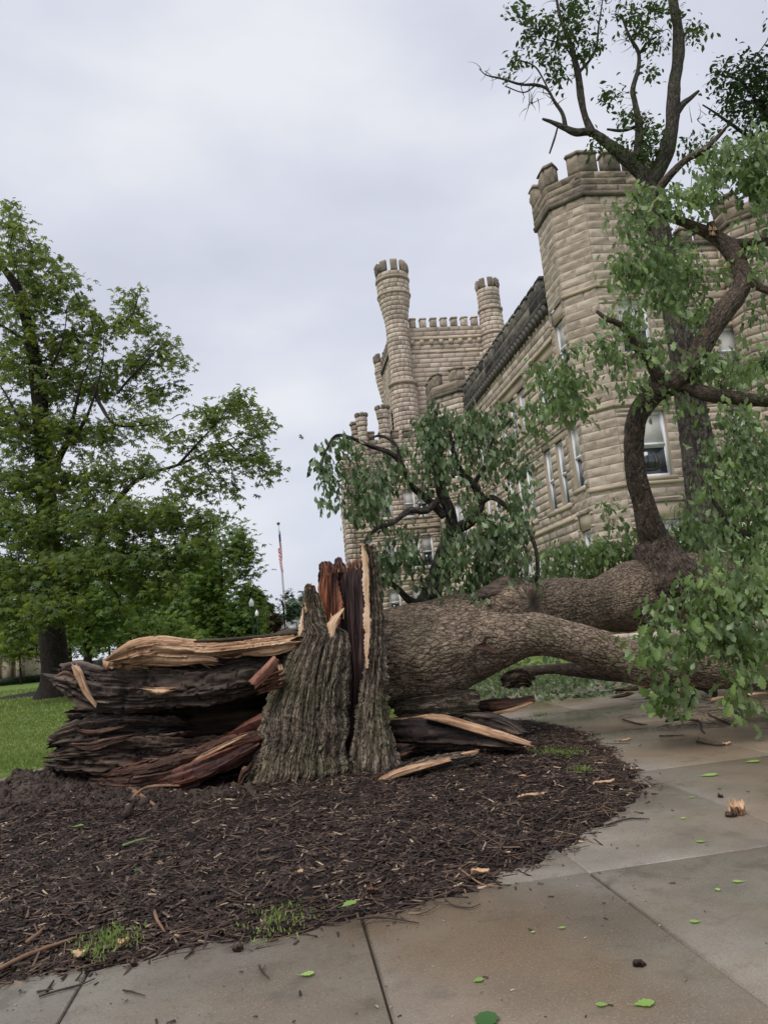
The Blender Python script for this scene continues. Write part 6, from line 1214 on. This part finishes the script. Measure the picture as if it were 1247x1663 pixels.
def car(px, py, Y, m, lab, L=4.4, H=1.45, kind='car'):
    b = A(px, py, Y); cx, cy = b[0], Y; t = thing('parked_car', lab, kind, (cx, cy, 0), 'cars parked along the far street')
    prof = [(-L/2, .35), (-L/2, .85), (-L*.36, .95), (-L*.22, H), (L*.18, H), (L*.33, .98), (L/2, .88), (L/2, .35)]; a = Acc(); n = len(prof)
    V = [[cx+x, cy-.88+(.14 if z > 1.1 else 0), z] for x, z in prof]+[[cx+x, cy+.88-(.14 if z > 1.1 else 0), z] for x, z in prof]
    a.add(np.array(V), [[i, (i+1) % n, n+(i+1) % n, n+i] for i in range(n)]+[[0, 1, 6, 7], [n, n+1, n+6, n+7], [1, 2, 5, 6], [n+1, n+2, n+5, n+6], [2, 3, 4, 5], [n+2, n+3, n+4, n+5]]); a.build('body', m, t)
    for sgn in (-1, 1):
        w_ = Acc(); y = cy+sgn*.80-(sgn*.005); q = [(-L*.30, 1.0), (-L*.20, H-.08), (L*.15, H-.08), (L*.27, 1.0)]; w_.add(np.array([[cx+x, cy+sgn*(.90-.10*(z-.9)/(H-.9)), z] for x, z in q]), [[0, 1, 2, 3]]); w_.build('side_window', GLS, t)
        for xo in (-L*.31, L*.31):
            w2_ = Acc(); add_tube(w2_, [[cx+xo, cy+sgn*.72, .33, .33], [cx+xo, cy+sgn*.93, .33, .33]], 16, 3, tone=.5); w2_.build('wheel', RUB, t)
    for z_, mm_, nm_ in ((.72, LGT, 'tail_light'),): bxo(nm_, (cx-L/2-.02, cy-.8, z_), (cx-L/2+.02, cy-.5, z_+.15), mm_, t); bxo(nm_, (cx-L/2-.02, cy+.5, z_), (cx-L/2+.02, cy+.8, z_+.15), mm_, t)
    return t
car(55, 1092, 94, CARR, 'red car seen between the gatehouse and the thick trunk')
car(125, 1086, 94, CARW, 'white van-like vehicle just right of the thick trunk', 5, 2.0, 'van')
car(141, 1085, 97, CARD, 'dark blue car between two slim trunks', 4.6, 1.7)
car(163, 1083, 94, CARG, 'silver car between the slim trunks near the street', 4.6, 1.8)
car(182, 1082, 96, CARW, 'white car nearest the traffic signal', 4.5, 1.5)
# stone gatehouse at far left
gh = thing('gatehouse', 'small pale stone building with square piers at the far left edge', 'building', A(10, 1095, 84)*[1, 1, 0]); b0 = A(-60, 1100, 84)[0]; b1 = A(40, 1090, 84)[0]
a = Acc(); a.add(boxv((b0, 84.6, 0), (b1-.4, 90, 3.2)), BQ); a.build('wall', STS, gh)
a = Acc(); 
for i in range(5):
    xx_ = b0+(b1-b0-.9)*i/4; bxo('pier', (xx_, 84, 0), (xx_+.9, 84.55, 3.1), STN, gh)
bxo('cornice', (b0-.3, 83.7, 3.2), (b1+.2, 90.3, 3.6), STS, gh); bxo('roof', (b0-.5, 83.5, 3.6), (b1+.4, 90.5, 4.1), MET, gh)
# far pale-roofed house beyond the flagpole
fh = thing('far_house', 'low pale house with a grey roof beyond the flagpole', 'house', A(478, 1044, 120)*[1, 1, 0]); hx0, hx1 = A(455, 1045, 120)[0], A(500, 1045, 120)[0]; zb = 0
bxo('wall', (hx0, 120, 0), (hx1, 128, 3.2), mat('white_siding', base=(.6, .6, .58), rough=.7), fh)
a = Acc(); a.add(np.array([[hx0-.4, 119.6, 3.2], [hx1+.4, 119.6, 3.2], [hx1+.4, 128.4, 3.2], [hx0-.4, 128.4, 3.2], [hx0-.4, 124, 5.2], [hx1+.4, 124, 5.2]]), [[0, 1, 5, 4], [2, 3, 4, 5], [0, 3, 2, 1]], [[1, 2, 5], [3, 0, 4]]); a.build('roof', MET, fh)
for i in range(3): bxo('window', (hx0+.8+i*1.3, 119.95, 1.2), (hx0+1.5+i*1.3, 120.02, 2.3), GLS, fh)
# street lamps
LMP = mat('lamp_post_green', base=(.02, .05, .04), rough=.5); GLB = mat('lamp_globe', base=(.82, .84, .84), rough=.3)
def lamp(px, py_top, Y, lab):
    p = A(px, py_top, Y); g0 = np.array([p[0], p[1], 0]); t = thing('street_lamp', lab, 'street lamp', g0, 'globe street lamps on the lawn'); a = Acc()
    H = p[2]-.5
    add_tube(a, [[*g0[:2], -.02, .16], [*g0[:2], .3, .15], [*g0[:2], .5, .07], [*g0[:2], H-.15, .05], [*g0[:2], H-.05, .11], [*g0[:2], H, .12]], 12, 30, tone=.5); a.build('pole', LMP, t, True)
    a = Acc(); add_tube(a, [[*g0[:2], H, .08], [*g0[:2], H+.08, .13], [*g0[:2], H+.24, .135], [*g0[:2], H+.33, .10], [*g0[:2], H+.42, .05], [*g0[:2], H+.5, .01]], 14, 24, tone=.5); a.build('globe', GLB, t, True)
lamp(408, 971, 42, 'nearest and tallest globe lamp left of the flagpole'); lamp(417, 990, 58, 'second globe lamp just right of the nearest one'); lamp(481, 1003, 90, 'small distant globe lamp right of the flagpole')
# flagpole and flag
WPO = mat('white_pole_paint', base=(.62, .60, .62), rough=.4)
fp = A(452, 848, 86); t = thing('flagpole', 'tall slender white flagpole with a ball on top', 'flagpole', (fp[0], 86, 0)); a = Acc(); add_tube(a, [[fp[0], 86, -.02, .15], [fp[0], 86, fp[2]*.5, .12], [fp[0], 86, fp[2]-.3, .07]], 12, 20, tone=.5); a.build('pole', WPO, t, True)
a = Acc(); add_tube(a, [[fp[0], 86, fp[2]-.34, .03], [fp[0], 86, fp[2]-.28, .14], [fp[0], 86, fp[2]-.16, .2], [fp[0], 86, fp[2]-.04, .14], [fp[0], 86, fp[2], .03]], 12, 14, tone=.5); a.build('finial', mat('bronze_ball', base=(.15, .12, .08), rough=.4, metallic=.6), t, True)
FR, FW_, FB = mat('flag_red', base=(.45, .04, .06), rough=.8), mat('flag_white', base=(.7, .68, .70), rough=.8), mat('flag_blue', base=(.03, .04, .15), rough=.8)
nf, nh = 40, 53; zt_ = fp[2]-1.0; V, fm = [], []      # limp flag hanging in folds against the pole
for j in range(nh):
    v = j/(nh-1)
    for i in range(nf):
        u = i/(nf-1); # free end sags down: cloth gathered, hoist on the pole
        x = -.02+(.34*u*(1-.25*v))*(.55+.45*math.sin(u*9.5+v*1.5))*-.9+.10*math.sin(u*21); y = -.15-.10*math.sin(u*14+v*2)-.1*u; z = zt_-v*2.2-u*2.9*(.9+.1*math.sin(v*3))
        V.append([fp[0]+x+.14, 86+y, z])
Q = gridQ(nh, nf, False)
for j in range(nh-1):
    for i in range(nf-1): fm.append(2 if (j < 28 and i < 16) else (0 if (j//4) % 2 == 0 else 1))
fl = mk('flag', V, Q, None, [FR, FW_, FB], None, True, fmat=fm); tag(fl, 'limp red and white striped flag with a blue corner hanging on the flagpole', 'flag')
# traffic signals over the far street
tsg = thing('traffic_signal', 'yellow traffic signals on a pole over the distant street', 'traffic signal', A(190, 1085, 100)*[1, 1, 0]); px_ = A(190, 1042, 100); a = Acc(); add_tube(a, [[px_[0], 100, 0, .12], [px_[0], 100, 3.2, .1], [px_[0], 100, 6.2, .08]], 8, 10, tone=.5); a.build('pole', WPO, tsg, True)
a = Acc(); add_tube(a, [[px_[0], 100, 5.2, .05], [px_[0]-2, 100, 5.3, .05], [px_[0]-3.4, 100, 5.2, .04]], 6, 8, tone=.5); a.build('mast_arm', WPO, tsg, True)
YEL = mat('signal_yellow', base=(.6, .38, .03), rough=.5)
for k_ in range(4):
    x = px_[0]-.9+k_*.55-.3; z = 4.2+.12*(k_ % 2); bxo('signal_head', (x, 99.7, z), (x+.32, 99.95, z+1.0), YEL, tsg)

# grit, seeds and crumbs of bark scattered on the walk
n = 1300; yy_ = 3.3+rng.random(n)**1.3*12; xx_ = yy_*rng.uniform(-.55, .55, n); d_ = bed_in(xx_, yy_); k_ = (d_ < -.06) & (rng.random(n) < np.exp((d_+.06)*.9)+.25) & (xx_ > -3.5); xx_, yy_ = xx_[k_], yy_[k_]; n = len(xx_)
ac = Acc(); a_ = rng.uniform(0, 6.28, n); L_ = rng.gamma(2, .0025, n)+.0025; scatter(ac, CT, CF, np.stack([xx_, yy_, np.full(n, .004)], -1), basis(np.stack([np.cos(a_), np.sin(a_), 0*a_], -1), np.tile([0, 0, 1.0], (n, 1))), np.stack([L_, L_*.6, L_*.4], -1), tone=np.where(rng.random(n) < .3, rng.uniform(.8, 1, n), rng.uniform(0, .6, n)))
o = ac.build('path_grit', CHIP); tag(o, 'crumbs of bark and wood scattered thinly over the concrete walk', 'grit', kind='stuff')
# ================================================================== FALLEN GREEN LEAVES ON THE WALK
LG = leafmat('fallen_green_leaf', [(.16, .30, .06), (.24, .40, .09), (.34, .5, .14)], (.3, .42, .2), rough=.5, spec=.35, tl=.2)
LG2 = leafmat('large_green_leaf', [(.045, .12, .03), (.06, .15, .04)], (.1, .17, .07), rough=.4, spec=.4, tl=.2)
def gleaf(px, py, wpx, ang, lab, m=LG, tn=.5, curl=.12, z=.006, lobes=True, nn=9):
    c = G(px, py, z); dist = np.linalg.norm(c-CAM); L = wpx*dist/FPX; V, Q = leaf_template(nn, lobes, .36, curl, -.05, 1); V = V-[.5, 0, 0]; V[:, 2] += .12*np.abs(V[:, 0])**2; ca, sa = math.cos(math.radians(ang)), math.sin(math.radians(ang))
    P = np.stack([c[0]+(V[:, 0]*ca-V[:, 1]*sa)*L, c[1]+(V[:, 0]*sa+V[:, 1]*ca)*L, c[2]+V[:, 2]*L*.5+.002], -1)
    st0 = P[0]; k = len(P); d_ = np.array([-ca, -sa, 0])*L*.35; s1 = st0+d_+[0, 0, .006]; wv = np.array([-sa, ca, 0])*L*.02
    P = np.vstack([P, st0-wv, st0+wv, s1+wv, s1-wv]); Q = np.vstack([Q, [[k, k+1, k+2, k+3]]])
    o = mk('fallen_leaf', P, Q, None, m, None, False, {'tone': np.full(len(P), tn)}); return tag(o, lab, 'leaf')
gleaf(1047, 1630, 28, 5, 'bright green leaf nearest the bottom on the right of the joint', tn=.5)
gleaf(976, 1632, 16, 170, 'small green leaf left of the bright one near the bottom', tn=.4)
gleaf(500, 1582, 20, 10, 'pale green leaf on the slab left of the long joint', tn=.9)
gleaf(777, 1592, 16, 20, 'faint green leaf in the middle of the near slab', tn=.3)
gleaf(790, 1657, 46, 78, 'large dark green leaf with a pale stalk at the bottom edge', m=LG2)
gleaf(912, 1507, 10, 0, 'tiny green leaf below the crossing of the joints', tn=.6)
gleaf(865, 1514, 7, 30, 'yellowish speck of leaf left of the tiny green one', tn=1)
gleaf(1127, 1497, 14, 175, 'narrow green leaf on the brown slab at right', tn=.6)
gleaf(1165, 1445, 10, 80, 'yellow-green folded leaf above the narrow leaf', tn=1)
gleaf(1197, 1432, 14, 165, 'slim pale leaf up and right of the folded one', tn=.8)
gleaf(1137, 1367, 13, 170, 'green leaf just above the cross joint at right', tn=.5)
gleaf(1109, 1329, 9, 60, 'small pale yellow leaf between the two cross joints', tn=1)
gleaf(1152, 1259, 24, 5, 'broad yellow-green leaf on the far slab', tn=.8)
gleaf(1222, 1237, 20, 2, 'thin green leaf at the right edge of the far slab', tn=.5)
gleaf(1122, 1295, 9, 0, 'little green leaf by the diagonal joint', tn=.6)
gleaf(568, 1469, 26, 40, 'bright green leaf on the mulch edge by the long joint', tn=.3, z=.07, curl=.4)
gleaf(128, 1342, 16, 10, 'small green sprig on the mulch at left', tn=.3, z=.1, curl=.4)
gleaf(222, 1415, 18, 60, 'grey-green moss tuft on the mulch left of centre', tn=.2, z=.08, curl=.5, m=LG2)
for i, (px, py) in enumerate([(10, 1292), (28, 1284), (0, 1304), (22, 1300)]):
    o = gleaf(px, py, 34, 20+50*i, 'broad green leaf in the cluster at the left frame edge, '+['lowest on its left', 'topmost', 'nearest the frame edge', 'rightmost'][i], tn=.4, z=.12, curl=.4); o['group'] = 'leaves at the left edge of the mulch'
